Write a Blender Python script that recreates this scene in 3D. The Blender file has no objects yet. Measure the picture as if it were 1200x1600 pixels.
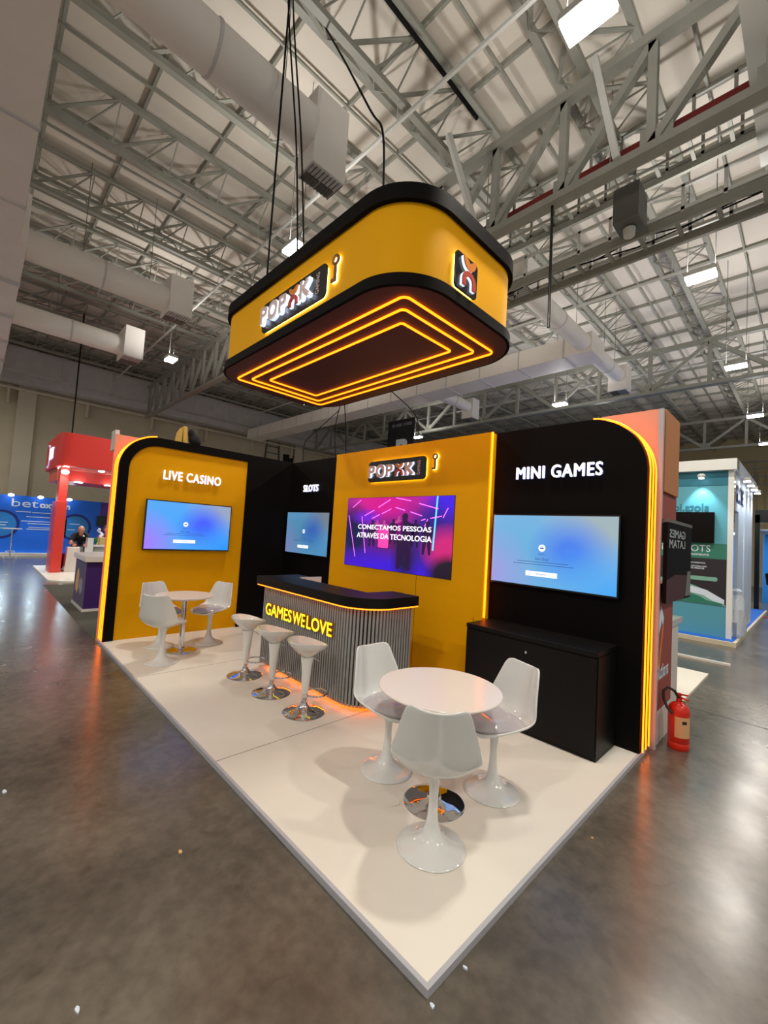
import bpy, bmesh, math, random
from math import sin, cos, pi, radians
from mathutils import Vector, Matrix
random.seed(7)
S = bpy.context.scene
COL = S.collection

# ------------------------------------------------------------------ camera, world, exposure
F = -0.03                                     # hall floor level; the stand's platform top is z = 0
cam_d = bpy.data.cameras.new('camera')
cam = bpy.data.objects.new('camera', cam_d)
COL.objects.link(cam)
cam_d.sensor_fit = 'HORIZONTAL'
cam_d.sensor_width = 36.0
cam_d.lens = 656.9432 / 1200 * 36
cam_d.clip_start, cam_d.clip_end = 0.05, 200
cam.matrix_world = (Matrix.Translation((6.5465, -3.9853, 1.6437)) @ Matrix.Rotation(.7994, 4, 'Z')
                    @ Matrix.Rotation(1.6232, 4, 'X') @ Matrix.Rotation(.0622, 4, 'Z'))
S.camera = cam
S.view_settings.view_transform = 'Standard'
S.view_settings.look = 'None'
S.view_settings.exposure = 0.0
S.view_settings.gamma = 1.0
S.view_settings.use_curve_mapping = False
S.cycles.max_bounces = 8
S.cycles.diffuse_bounces = 4
S.cycles.glossy_bounces = 4
S.cycles.sample_clamp_indirect = 6
S.cycles.use_denoising = True
W = bpy.data.worlds.new('world')
S.world = W
W.use_nodes = True
W.node_tree.nodes['Background'].inputs[0].default_value = (1.0, .95, .88, 1)
W.node_tree.nodes['Background'].inputs[1].default_value = 0.38     # even fill, added through hall sides left open to light the roof
LAMP_W = 106.0                                 # each high-bay lamp
UP_W = 43.0                                    # upward fill added above each lamp to brighten the roof


# ------------------------------------------------------------------ helpers
def lin(c):
    c /= 255.0
    return c / 12.92 if c <= .04045 else ((c + .055) / 1.055) ** 2.4


def rgb(r, g, b):
    return (lin(r), lin(g), lin(b), 1)


def mat(name, col, rough=.5, metal=0.0, emit=None, strength=0.0, noise=0.0, nscale=8.0, coat=0.0, alpha=1.0,
        bump=0.0, spec=.5):
    m = bpy.data.materials.new(name)
    m.use_nodes = True
    nt = m.node_tree
    b = nt.nodes['Principled BSDF']
    b.inputs['Base Color'].default_value = col
    b.inputs['Roughness'].default_value = rough
    b.inputs['Metallic'].default_value = metal
    b.inputs['Specular IOR Level'].default_value = spec
    b.inputs['Coat Weight'].default_value = coat
    b.inputs['Coat Roughness'].default_value = .08
    b.inputs['Alpha'].default_value = alpha
    if emit:
        b.inputs['Emission Color'].default_value = emit
        b.inputs['Emission Strength'].default_value = strength
    if noise or bump:
        tc = nt.nodes.new('ShaderNodeTexCoord')
        n = nt.nodes.new('ShaderNodeTexNoise')
        n.inputs['Scale'].default_value = nscale
        n.inputs['Detail'].default_value = 5
        nt.links.new(tc.outputs['Object'], n.inputs['Vector'])
        if noise:
            r = nt.nodes.new('ShaderNodeValToRGB')
            r.color_ramp.elements[0].position = .3
            r.color_ramp.elements[1].position = .7
            k0, k1 = 1 - noise, 1 + noise
            r.color_ramp.elements[0].color = (col[0] * k0, col[1] * k0, col[2] * k0, 1)
            r.color_ramp.elements[1].color = (min(1, col[0] * k1), min(1, col[1] * k1), min(1, col[2] * k1), 1)
            nt.links.new(n.outputs['Fac'], r.inputs[0])
            nt.links.new(r.outputs[0], b.inputs['Base Color'])
        if bump:
            bp = nt.nodes.new('ShaderNodeBump')
            bp.inputs['Strength'].default_value = bump
            bp.inputs['Distance'].default_value = .01
            nt.links.new(n.outputs['Fac'], bp.inputs['Height'])
            nt.links.new(bp.outputs[0], b.inputs['Normal'])
    return m


class MB:
    """collects shapes and links them as one mesh object"""

    def __init__(self):
        self.v, self.f, self.mi, self.m = [], [], [], 0

    def add(self, vs, fs):
        o = len(self.v)
        self.v += [tuple(p) for p in vs]
        self.f += [tuple(i + o for i in f) for f in fs]
        self.mi += [self.m] * len(fs)
        return self

    def box(self, x0, x1, y0, y1, z0, z1):
        vs = [(x, y, z) for z in (z0, z1) for y in (y0, y1) for x in (x0, x1)]
        return self.add(vs, [(0, 2, 3, 1), (4, 5, 7, 6), (0, 1, 5, 4), (2, 6, 7, 3), (0, 4, 6, 2), (1, 3, 7, 5)])

    def bar(self, p, q, w, h=None):
        """square bar from p to q"""
        h = h or w
        p, q = Vector(p), Vector(q)
        d = (q - p).normalized()
        up = Vector((0, 0, 1)) if abs(d.z) < .95 else Vector((1, 0, 0))
        s = d.cross(up).normalized() * (w / 2)
        u = s.cross(d).normalized() * (h / 2)
        vs = [c + a * s + b * u for c in (p, q) for a, b in ((-1, -1), (1, -1), (1, 1), (-1, 1))]
        return self.add(vs, [(0, 1, 2, 3), (7, 6, 5, 4), (0, 4, 5, 1), (1, 5, 6, 2), (2, 6, 7, 3), (3, 7, 4, 0)])

    def tube(self, pts, r, n=8, closed=False):
        pts = [Vector(p) for p in pts]
        N = len(pts)
        ring = []
        prev = None
        for i, p in enumerate(pts):
            a = pts[i - 1] if (i or closed) else pts[i]
            b = pts[(i + 1) % N] if (i < N - 1 or closed) else pts[i]
            d = (b - a).normalized()
            if prev is None:
                up = Vector((0, 0, 1)) if abs(d.z) < .9 else Vector((1, 0, 0))
                s = d.cross(up).normalized()
            else:
                s = (prev - d * prev.dot(d)).normalized()
            prev = s
            u = d.cross(s)
            rr_ = r[i] if isinstance(r, (list, tuple)) else r
            ring += [p + (s * cos(2 * pi * k / n) + u * sin(2 * pi * k / n)) * rr_ for k in range(n)]
        fs = []
        for i in range(N if closed else N - 1):
            a, b = i * n, ((i + 1) % N) * n
            fs += [(a + k, a + (k + 1) % n, b + (k + 1) % n, b + k) for k in range(n)]
        if not closed:
            fs += [tuple(range(n))[::-1], tuple(range((N - 1) * n, N * n))]
        return self.add(ring, fs)

    def lathe(self, prof, c=(0, 0, 0), n=32, cap=True):
        vs, fs = [], []
        for r, z in prof:
            vs += [(c[0] + r * cos(2 * pi * k / n), c[1] + r * sin(2 * pi * k / n), c[2] + z) for k in range(n)]
        for i in range(len(prof) - 1):
            a, b = i * n, (i + 1) * n
            fs += [(a + k, a + (k + 1) % n, b + (k + 1) % n, b + k) for k in range(n)]
        if cap:
            fs += [tuple(range(n))[::-1], tuple(range((len(prof) - 1) * n, len(prof) * n))]
        return self.add(vs, fs)

    def prism(self, poly, fn, d0, d1):
        """poly of (a, b); fn(a, b, d) -> point"""
        n = len(poly)
        vs = [fn(a, b, d0) for a, b in poly] + [fn(a, b, d1) for a, b in poly]
        return self.add(vs, [tuple(range(n))[::-1], tuple(range(n, 2 * n))] +
                        [(i, (i + 1) % n, n + (i + 1) % n, n + i) for i in range(n)])

    def ball(self, c, rx, ry=None, rz=None, n=16, m=10):
        ry, rz = ry or rx, rz or rx
        vs = [(c[0], c[1], c[2] - rz)]
        for j in range(1, m):
            t = -pi / 2 + pi * j / m
            vs += [(c[0] + rx * cos(t) * cos(2 * pi * k / n), c[1] + ry * cos(t) * sin(2 * pi * k / n), c[2] + rz * sin(t)) for k in range(n)]
        vs.append((c[0], c[1], c[2] + rz))
        fs = [(0, 1 + (k + 1) % n, 1 + k) for k in range(n)]
        for j in range(m - 2):
            a, b = 1 + j * n, 1 + (j + 1) * n
            fs += [(a + k, a + (k + 1) % n, b + (k + 1) % n, b + k) for k in range(n)]
        a = 1 + (m - 2) * n
        fs += [(a + k, a + (k + 1) % n, len(vs) - 1) for k in range(n)]
        return self.add(vs, fs)

    def build(self, name, mats, parent=None, smooth=False, bevel=0.0, loc=None):
        me = bpy.data.meshes.new(name)
        me.from_pydata(self.v, [], self.f)
        for m in (mats if isinstance(mats, (list, tuple)) else [mats]):
            me.materials.append(m)
        me.polygons.foreach_set('material_index', self.mi)
        bm = bmesh.new()
        bm.from_mesh(me)
        bmesh.ops.recalc_face_normals(bm, faces=bm.faces)
        bm.to_mesh(me)
        bm.free()
        if smooth:
            me.polygons.foreach_set('use_smooth', [True] * len(me.polygons))
            me.set_sharp_from_angle(angle=radians(38))
        o = bpy.data.objects.new(name, me)
        COL.objects.link(o)
        if parent:
            o.parent = parent
        if loc:
            o.location = loc
        if bevel:
            b = o.modifiers.new('bevel', 'BEVEL')
            b.width, b.segments, b.limit_method = bevel, 2, 'ANGLE'
        return o


def tag(o, label, cat, group=None, kind=None):
    o['label'], o['category'] = label, cat
    if group:
        o['group'] = group
    if kind:
        o['kind'] = kind
    return o


def thing(name, label, cat, loc=(0, 0, 0), rz=0.0, group=None):
    o = bpy.data.objects.new(name, None)
    o.empty_display_size = .1
    COL.objects.link(o)
    o.location, o.rotation_euler = loc, (0, 0, rz)
    return tag(o, label, cat, group)


def struct(o, label=None):
    o['kind'] = 'structure'
    if label:
        o['label'] = label
    return o


def dup(root, loc=None, rz=None, label=None):
    r = root.copy()
    COL.objects.link(r)
    if loc is not None:
        r.location = loc
    if rz is not None:
        r.rotation_euler = (0, 0, rz)
    if label:
        r['label'] = label
    for ch in list(root.children):
        c = ch.copy()
        COL.objects.link(c)
        c.parent = r
        for g in list(ch.children):
            d = g.copy()
            COL.objects.link(d)
            d.parent = c
    return r


def rrect(x0, x1, y0, y1, r, n=10):
    pts = []
    for cx, cy, a0 in ((x1 - r, y1 - r, 0), (x0 + r, y1 - r, 90), (x0 + r, y0 + r, 180), (x1 - r, y0 + r, 270)):
        pts += [(cx + r * cos(radians(a0 + 90 * i / n)), cy + r * sin(radians(a0 + 90 * i / n))) for i in range(n + 1)]
    return pts


XY = lambda a, b, d: (a, b, d)
XZ = lambda a, b, d: (a, d, b)
YZ = lambda a, b, d: (d, a, b)


def lettering(name, s, origin, u, w, h, depth, mats, parent=None, bold=.0, n=None, spacing=1.0, thin_h=None):
    """writing s as solid letters: lower left at origin, running along u, w wide, h high, standing depth out of its wall.
    mats = (front material, side material)"""
    cu = bpy.data.curves.new(name, 'FONT')
    cu.body = s
    cu.extrude = .5
    cu.resolution_u = 3
    cu.space_character = spacing
    t = bpy.data.objects.new(name, cu)
    COL.objects.link(t)
    bpy.context.view_layer.update()
    me = bpy.data.meshes.new_from_object(t.evaluated_get(bpy.context.evaluated_depsgraph_get()))
    bpy.data.objects.remove(t)
    bpy.data.curves.remove(cu)
    if bold:                                        # heavier strokes: the same letters laid over each other, slightly shifted
        V0, F0 = [v.co.copy() for v in me.vertices], [tuple(p.vertices) for p in me.polygons]
        vv, ff = [], []
        for i, (dx, dy) in enumerate(((-bold, -bold), (bold, -bold), (bold, bold), (-bold, bold), (0, 0))):
            k = len(vv)
            vv += [c + Vector((dx, dy, .012 * i)) for c in V0]
            ff += [tuple(i + k for i in f) for f in F0]
        me.clear_geometry()
        me.from_pydata(vv, [], ff)
    xs = [v.co.x for v in me.vertices]
    ys = [v.co.y for v in me.vertices]
    x0, x1, y0, y1 = min(xs), max(xs), min(ys), max(ys)
    u = Vector(u).normalized()
    up = Vector((0, 0, 1))
    if n is None:
        n = u.cross(up)
    else:
        n = Vector(n)
        up = n.cross(u)
    o = Vector(origin)
    me.materials.clear()
    for m in mats:
        me.materials.append(m)
    idx = [0 if p.normal.z > .7 else len(mats) - 1 for p in me.polygons]
    for v in me.vertices:
        x, y, z = v.co
        v.co = o + u * ((x - x0) / (x1 - x0) * w) + up * ((y - y0) / (y1 - y0) * h) + n * ((z + .5) * depth)
    me.polygons.foreach_set('material_index', idx)
    me.update()
    ob = bpy.data.objects.new(name, me)
    COL.objects.link(ob)
    if parent:
        ob.parent = parent
    return ob


# ------------------------------------------------------------------ materials
def concrete():
    m = mat('polished concrete', (.1, .09, .08, 1), .3)
    nt = m.node_tree
    b = nt.nodes['Principled BSDF']
    tc = nt.nodes.new('ShaderNodeTexCoord')

    def noise(sc, det, dist=0.0):
        n = nt.nodes.new('ShaderNodeTexNoise')
        n.inputs['Scale'].default_value = sc
        n.inputs['Detail'].default_value = det
        n.inputs['Distortion'].default_value = dist
        nt.links.new(tc.outputs['Object'], n.inputs['Vector'])
        return n

    def ramp(n, p0, c0, p1, c1):
        r = nt.nodes.new('ShaderNodeValToRGB')
        r.color_ramp.elements[0].position, r.color_ramp.elements[0].color = p0, c0
        r.color_ramp.elements[1].position, r.color_ramp.elements[1].color = p1, c1
        nt.links.new(n.outputs['Fac'], r.inputs[0])
        return r
    big = ramp(noise(1.1, 6, .6), .3, (.085, .073, .058, 1), .72, (.16, .138, .108, 1))
    fine = ramp(noise(14, 8), .35, (.78, .78, .78, 1), .7, (1.1, 1.1, 1.1, 1))
    spot = ramp(noise(5.5, 3, 1.2), .6, (1, 1, 1, 1), .8, (.75, .71, .65, 1))
    m1 = nt.nodes.new('ShaderNodeMix')
    m1.data_type, m1.blend_type = 'RGBA', 'MULTIPLY'
    m1.inputs[0].default_value = 1
    nt.links.new(big.outputs[0], m1.inputs[6])
    nt.links.new(fine.outputs[0], m1.inputs[7])
    m2 = nt.nodes.new('ShaderNodeMix')
    m2.data_type, m2.blend_type = 'RGBA', 'MULTIPLY'
    m2.inputs[0].default_value = 1
    nt.links.new(m1.outputs[2], m2.inputs[6])
    nt.links.new(spot.outputs[0], m2.inputs[7])
    nt.links.new(m2.outputs[2], b.inputs['Base Color'])
    rr = ramp(noise(3.2, 4, 0), .2, (.19, .19, .19, 1), .85, (.3, .3, .3, 1))
    nt.links.new(rr.outputs[0], b.inputs['Roughness'])
    return m


M = {}
M['concrete'] = concrete()
M['roof'] = mat('white roof panels', rgb(224, 216, 204), .8, noise=.05, nscale=.8)
M['steel'] = mat('grey painted steel', rgb(150, 150, 140), .5, noise=.08, nscale=3)
M['steel_light'] = mat('light painted steel', rgb(200, 200, 194), .5)
M['whitesteel'] = mat('white painted railing', rgb(226, 226, 222), .45)
M['steel_dark'] = mat('dark steel', rgb(92, 92, 88), .5)
M['duct'] = mat('white duct cladding', rgb(238, 232, 226), .55, noise=.03, nscale=2)
M['galv'] = mat('pale galvanised sheet', rgb(200, 198, 198), .45, noise=.06, nscale=3)
M['wall'] = mat('beige wall paint', rgb(208, 198, 172), .85, noise=.05, nscale=1.5)
M['wallpil'] = mat('beige pilaster paint', rgb(216, 207, 184), .85)
M['cream'] = mat('cream ribbed cladding', rgb(205, 188, 146), .7)
M['black'] = mat('matt black paint', rgb(13, 10, 9), .65, spec=.08)
M['blackwood'] = mat('black laminate', rgb(15, 13, 12), .45, spec=.2)
M['blackgloss'] = mat('black plastic', rgb(12, 12, 13), .25)
M['yellow'] = mat('amber yellow paint', rgb(236, 169, 0), .6, spec=.12, noise=.015, nscale=3)
M['platform'] = mat('white platform board', rgb(232, 226, 214), .38, noise=.02, nscale=3)
M['seam'] = mat('grey board seam', rgb(140, 134, 124), .6)
M['edge'] = mat('grey edge strip', rgb(178, 178, 184), .4)
M['white'] = mat('white gloss plastic', rgb(226, 227, 224), .1, coat=.8)
M['whitematt'] = mat('white laminate', rgb(228, 222, 214), .2)
M['cushion'] = mat('glossy grey vinyl', rgb(186, 181, 186), .1, coat=.9, bump=.12, nscale=12)
M['chrome'] = mat('chrome', rgb(225, 225, 228), .07, 1.0)
M['slat'] = mat('grey slats', rgb(150, 150, 148), .5)
M['slatback'] = mat('dark slat backing', rgb(26, 26, 26), .8)
M['led'] = mat('orange led tube', (.9, .3, .02, 1), .4, emit=(1, .15, .003, 1), strength=5.2)
M['leddim'] = mat('orange under-counter led', (.9, .3, .02, 1), .4, emit=(1, .16, .004, 1), strength=16)
M['halo'] = mat('warm white edge led', (.9, .8, .4, 1), .4, emit=(1, .86, .35, 1), strength=8)
M['ledw'] = mat('white lit letter face', (.9, .9, .9, 1), .4, emit=(.95, .96, 1, 1), strength=1.5)
M['ledblue'] = mat('white lit letter side', (.9, .9, .95, 1), .4, emit=(.42, .46, 1, 1), strength=.55)
M['ledside'] = mat('pixel led letter side', (.9, .9, .95, 1), .4, emit=(.7, .82, 1, 1), strength=1.0)
M['ledyellow'] = mat('yellow lit letter face', (.95, .8, .1, 1), .4, emit=(1, .82, .0, 1), strength=1.35)
M['amberside'] = mat('amber letter side', rgb(150, 70, 24), .5, emit=(1, .35, .02, 1), strength=.12)
M['letter'] = mat('pinkish white letter face', rgb(220, 194, 190), .5, spec=.2)
M['logo_red'] = mat('logo red', rgb(196, 62, 40), .45)
M['logo_orange'] = mat('logo orange', rgb(228, 132, 30), .45)
M['lamp'] = mat('lamp diffuser', (1, 1, 1, 1), .4, emit=(1, .95, .86, 1), strength=22)
M['spot'] = mat('spot lens', (1, 1, 1, 1), .4, emit=(.95, .97, 1, 1), strength=14)
M['cable'] = mat('black cable rubber', rgb(13, 12, 14), .7, spec=.2)
M['salmon'] = mat('salmon red panel', rgb(238, 162, 134), .6)
M['brick'] = mat('brick red panel', rgb(146, 66, 56), .6)
M['tan'] = mat('tan fascia panel', rgb(182, 118, 70), .6)
M['red'] = mat('red fabric panel', rgb(206, 40, 28), .6)
M['redcol'] = mat('red column laminate', rgb(222, 66, 58), .3)
M['purple'] = mat('dark purple laminate', rgb(62, 30, 104), .45)
M['purplegrey'] = mat('greyish purple print', rgb(92, 80, 106), .45)
M['carpet'] = mat('dark grey carpet', rgb(74, 72, 62), .95, noise=.1, nscale=60)
M['blue'] = mat('blue printed wall', rgb(4, 104, 226), .5)
M['bluelight'] = mat('lighter blue print', rgb(30, 120, 196), .5)
M['bluedark'] = mat('navy ring print', rgb(4, 34, 120), .5)
M['print'] = mat('white print', rgb(214, 226, 240), .5)
M['teal'] = mat('teal wall paint', rgb(84, 158, 176), .55)
M['tealdark'] = mat('deep teal band', rgb(30, 110, 130), .55)
M['green'] = mat('green print', rgb(40, 120, 100), .5)
M['greendark'] = mat('near black print', rgb(34, 32, 42), .45)
M['greenline'] = mat('pale green print', rgb(120, 176, 160), .5)
M['cool'] = mat('pale cool white paint', rgb(206, 218, 232), .5)
M['bluefloor'] = mat('blue platform carpet', rgb(20, 100, 205), .8)
M['navy'] = mat('navy panel', rgb(18, 40, 92), .5)
M['ext'] = mat('fire red enamel', rgb(206, 40, 14), .3)
M['label_tan'] = mat('cream paper label', rgb(216, 170, 120), .6)
M['rubber'] = mat('black hose rubber', rgb(34, 26, 24), .5)
M['brass'] = mat('brass', rgb(190, 160, 90), .3, 1.0)
M['skin'] = mat('skin', rgb(196, 140, 110), .55)
M['shirt'] = mat('black cotton', rgb(22, 23, 28), .9)
M['jeans'] = mat('blue grey denim', rgb(62, 72, 98), .9, noise=.1, nscale=30)
M['shoe'] = mat('dark shoe', rgb(32, 34, 46), .6)
M['maroon'] = mat('maroon cotton', rgb(120, 30, 44), .9)
M['cardboard'] = mat('cardboard', rgb(196, 172, 116), .8)
M['plastic_clear'] = mat('clear plastic film', rgb(225, 230, 235), .15, alpha=.62, bump=.8, nscale=9)
M['leaf'] = mat('green leaf', rgb(30, 130, 40), .5)
M['foam'] = mat('yellow foam', rgb(206, 170, 84), .8)


# ------------------------------------------------------------------ setting: floor, roof, walls
struct(MB().box(-17.3, 13, -11, 28.3, F - .2, F).build('floor', M['concrete']))
jb = MB()
for yj in (1.74, 9.7, 17.6):
    jb.box(-17, 13, yj - .004, yj + .004, F, F + .0015)
jb.box(6.9, 6.908, -10.9, 28, F, F + .0015)
struct(jb.build('trim_1', mat('dark joint filler', rgb(50, 47, 42), .8)), 'thin dark joints in the concrete floor')

ROOF = 8.62
rb = MB().box(-17.3, 13, -11, 28.3, ROOF, ROOF + .15)
struct(rb.build('ceiling', M['roof']))
pb = MB()
y = -10.6
while y < 28:
    pb.box(-17.2, 13, y - .022, y + .022, ROOF - .09, ROOF)
    y += 1.16
x = 2.25 - 2.1 * 9 - 1.05
while x < 13:
    pb.box(x - .018, x + .018, -11, 28.2, ROOF - .11, ROOF - .07)
    x += 2.1
struct(pb.build('trim_2', M['steel']), 'grey roof purlins and tie rods under the white roof panels')
wl = MB().box(-17.3, -17, -11, 28.3, F, ROOF)
struct(wl.build('wall_left', M['wall']))
pl = MB()
for yp in (-9.5, -2.75, 4.0, 10.7, 17.4):
    pl.box(-17, -16.75, yp - .3, yp + .3, F, 7.4)
struct(pl.build('trim_3', M['wallpil']), 'beige pilasters on the far hall wall')
wb = MB()
wb.box(-17, 13, 28, 28.3, F, ROOF)
x = -17.0
while x < 13:
    wb.box(x, x + .09, 27.95, 28.0, F, 6.5)
    x += .36
wb.box(-17, 13, 27.9, 28, 6.5, 6.75)
struct(wb.build('wall_back', M['cream']))

# ------------------------------------------------------------------ high-bay lamps and their busbars
LZ = 6.0


def lamp(x, y, label, z=LZ, sc=.82):
    t = thing('high_bay_lamp', label, 'ceiling lamp', (x, y, z), 0, 'high-bay lamps under the roof')
    MB().box(-.25 * sc, .25 * sc, -.15 * sc, .15 * sc, .02, .09).build('housing', M['steel_light'], t, bevel=.01)
    MB().box(-.235 * sc, .235 * sc, -.135 * sc, .135 * sc, -.02, .02).build('diffuser', M['lamp'], t)
    for sx in (-.18, .18):
        MB().tube([(sx, 0, .09), (sx, 0, ROOF - z)], .006, 6).build('hanger', M['steel_dark'], t)
    for nm, e, dz, rot in (('lamp_light', LAMP_W, -.03, 0), ('lamp_up_fill', UP_W, .12, pi)):  # the second, facing up, is added fill for the roof
        if e <= 0:
            continue
        ld = bpy.data.lights.new(nm, 'AREA')
        ld.shape, ld.size, ld.size_y = 'RECTANGLE', .46 * sc, .26 * sc
        ld.energy, ld.color = e, ((1, .93, .83) if rot == 0 else (1, .96, .91))
        lo = bpy.data.objects.new(nm, ld)
        COL.objects.link(lo)
        lo.parent = t
        lo.location, lo.rotation_euler = (0, 0, dz), (rot, 0, 0)
    return t


lamp(5.215, -.703, 'large bright rectangular ceiling lamp at the top edge, nearest to the viewer')
lamp(.832, -.727, 'bright ceiling lamp seen just above the edge of the hanging yellow canopy')
lamp(-5.69, -.5, 'small bright ceiling lamp in front of the long grey wall duct')
lamp(5.264, 3.91, 'bright bar-shaped ceiling lamp beyond the cable walkway')
lamp(5.248, 8.31, 'bright ceiling lamp beside the far lattice girder')
lamp(.986, 8.757, 'small ceiling lamp just above the top of the black wall with the mini games sign')
lamp(5.23, 13.04, 'small distant ceiling lamp low above the teal booth')
lamp(-5.74, 9.75, 'tiny distant ceiling lamp beside the hanging black letter sign')
lamp(5.21, 17.48, 'tiniest distant ceiling lamp at the edge of the picture above the teal booth')
for q in ((5.2, -6.5), (9.6, -.7), (9.6, -6.5), (9.6, 3.9), (.8, -6.5), (-5.7, -6.5), (-11, -6.5)):  # unseen lamps added to light the hall and its roof
    lamp(q[0], q[1], 'added unseen ceiling lamp of the same kind, lighting the hall from behind the viewer')
for q in ((.83, 3.91), (-5.75, 3.85), (.83, 13.0)):  # more unseen lamps, added where they stay covered, to brighten the roof
    lamp(q[0], q[1], 'added unseen ceiling lamp of the same kind, brightening the roof from behind the canopy or the black wall')
for yb, x0, x1, lb in ((-.04, -14.8, 12.5, 'thin white busbar along the nearest row of ceiling lamps'),
                       (6.38, -14.8, 12.5, 'thin white busbar along the second row of ceiling lamps'),
                       (11.98, -14.8, 12.5, 'thin white busbar along the third row of ceiling lamps')):
    b = MB().box(x0, x1, yb - .02, yb + .02, 7.6, 7.65)
    for k in range(-4, 9):
        xk = 2.25 - 2.1 * k
        if x0 < xk < x1:
            b.tube([(xk, yb, 7.65), (xk, yb, 8.0)], .006, 5)
    tag(b.build('busbar', M['steel_light']), lb, 'busbar')

# ------------------------------------------------------------------ roof steel
def joist(x):
    t = thing('roof_joist', 'grey lattice roof joist running under the white roof panels', 'roof joist', (x, 8.5, 0), 0, 'lattice roof joists')
    return t


j0 = joist(2.25)
y0, y1 = -19.4, 19.6
MB().box(-.05, .05, y0, y1, 7.96, 8.05).build('bottom_chord', M['steel'], j0)
for s in (-.5, .5):
    MB().box(s - .05, s + .05, y0, y1, 8.46, 8.54).build('top_chord', M['steel'], j0)
lac = MB()
yy = y0
while yy < y1 - 1:
    for s in (-.5, .5):
        lac.bar((0, yy, 8.0), (s, yy + .9, 8.48), .06, .02)
        lac.bar((s, yy + .9, 8.48), (0, yy + .9, 8.02), .02)
        lac.bar((s, yy + .9, 8.48), (0, yy + .45, 8.02), .02)
    yy += .9
lac.build('lacing', M['steel'], j0)
for k in range(-4, 9):
    if k:
        dup(j0, (2.25 - 2.1 * k, 8.5, 0))


def girder(y, zb, zt, x0, x1, label, pitch=1.08, same=False):
    t = thing('lattice_girder', label, 'girder', (0, y, 0))
    MB().box(x0, x1, -.09, .09, zb, zb + .1).build('bottom_chord', M['steel'], t)
    MB().box(x0, x1, -.08, .08, zt - .12, zt).build('top_chord', M['steel'], t)
    w = MB()
    x = x0 + .22 if same else x0 + .3
    i = 0
    while x < x1 - pitch:
        w.box(x - .05, x + .05, -.05, .05, zb + .1, zt - .1)
        if same or i % 2 == 0:
            w.bar((x, 0, zb + .1), (x + pitch, 0, zt - .1), .1)
        else:
            w.bar((x, 0, zt - .1), (x + pitch, 0, zb + .1), .11)
        if same or i % 2 == 0:
            MB().box(x - .12, x + .22, -.02, .02, zb + .1, zb + .33).build('gusset', M['steel'], t)
        x += pitch
        i += 1
    w.build('web', M['steel'], t)
    return t


girder(1.45, 6.37, 7.9, -15.4, 12.9, 'deep near lattice girder crossing the roof behind the yellow canopy', 1.07, True)
girder(10.83, 6.5, 7.9, -15.4, 12.9, 'far lattice girder across the hall behind the black mini games wall', 1.5)
girder(20.2, 6.5, 7.9, -15.4, 12.9, 'most distant lattice girder near the cream end wall', 1.5)


def walkway(name, label, cat, y0, y1, z, x0, x1, hh, m, toe=None):
    t = thing(name, label, cat)
    d = MB()
    for yy in (y0, y1):
        d.box(x0, x1, yy - .03, yy + .03, z - .12, z)
    x = x0
    while x < x1:
        d.box(x, x + .05, y0, y1, z - .04, z)
        x += .46
    d.build('deck_frame', M['steel'], t)
    r = MB()
    for yy in (y0, y1):
        r.box(x0, x1, yy - .02, yy + .02, z + hh - .04, z + hh)
        r.box(x0, x1, yy - .02, yy + .02, z + .03, z + .08)
        x = x0 + .1
        while x < x1:
            r.box(x, x + .04, yy - .02, yy + .02, z, z + hh)
            x += .46
    r.build('railing', m, t)
    if toe:
        MB().box(x0, x1, y0 - .03, y0 - .02, z + .02, z + .16).build('toe_board', toe, t)
    return t


wk = walkway('cable_walkway', 'white ladder-sided cable walkway hung below the near girder', 'walkway', 2.6, 3.1, 6.28, 1.0, 12.9, .4, M['whitesteel'])
cb = MB()
for k in range(7):
    yy = 2.68 + k * .055
    pts = [(1 + i * .6, yy + random.uniform(-.04, .04), 6.31 + random.uniform(0, .12)) for i in range(20)]
    cb.tube(pts, .012, 5)
tag(cb.build('cable_bundle', M['cable']), 'tangled dark cables lying along the white cable walkway', 'cables')
walkway('service_catwalk', 'high grey catwalk with a red toe board behind the near girder', 'catwalk', 2.8, 3.5, 7.68, -4, 12.9, .42, M['steel'],
        mat('dark red toe board', rgb(120, 26, 26), .6))
pp = MB()
for dz in (0, .14):
    pp.tube([(-5, 2.3, 6.9 + dz), (12.8, 2.3, 6.9 + dz)], .02, 6)
for dx in range(8):
    pp.tube([(-4 + 2.1 * dx, 2.3, 6.88), (-4 + 2.1 * dx, 2.3, 8.6)], .008, 5)
tag(pp.build('sprinkler_pipe', M['steel']), 'pair of thin grey pipes running below the catwalk', 'pipe')
t = thing('roof_speaker', 'grey boxy loudspeaker hanging on the near girder beside the walkway', 'loudspeaker', (4.72, 2.2, 6.1))
MB().box(-.16, .16, -.2, .2, 0, .5).build('cabinet', M['steel_dark'], t, bevel=.01)
MB().lathe([(.07, 0), (.08, .1), (.02, .12)], (0, 0, -.12), 16).build('horn', M['steel_light'], t, True)
bm_ = MB()
bm_.box(6.0, 6.2, -6, 3.3, 6.95, 7.2)
tag(bm_.build('box_beam', M['steel_light']), 'pale grey box beam at the top corner of the picture', 'beam')
for p, q, lb in (((4.52, 1.27, 7.96), (4.8, 1.36, 6.47), 'pale slanting brace on the near girder below the brightest lamp'),
                 ((2.49, .86, 7.96), (2.78, 1.36, 6.47), 'pale slanting brace running down to the near girder beside the canopy')):
    tag(MB().bar(p, q, .08).build('roof_brace', M['steel_light']), lb, 'brace')
rod = MB().tube([(3.95, 1.45, 6.38), (3.97, 1.45, 4.62)], .02, 8)
tag(rod.build('hanging_rod', M['blackgloss']), 'thin black rod hanging from the near girder beside the canopy', 'rod')

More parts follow.
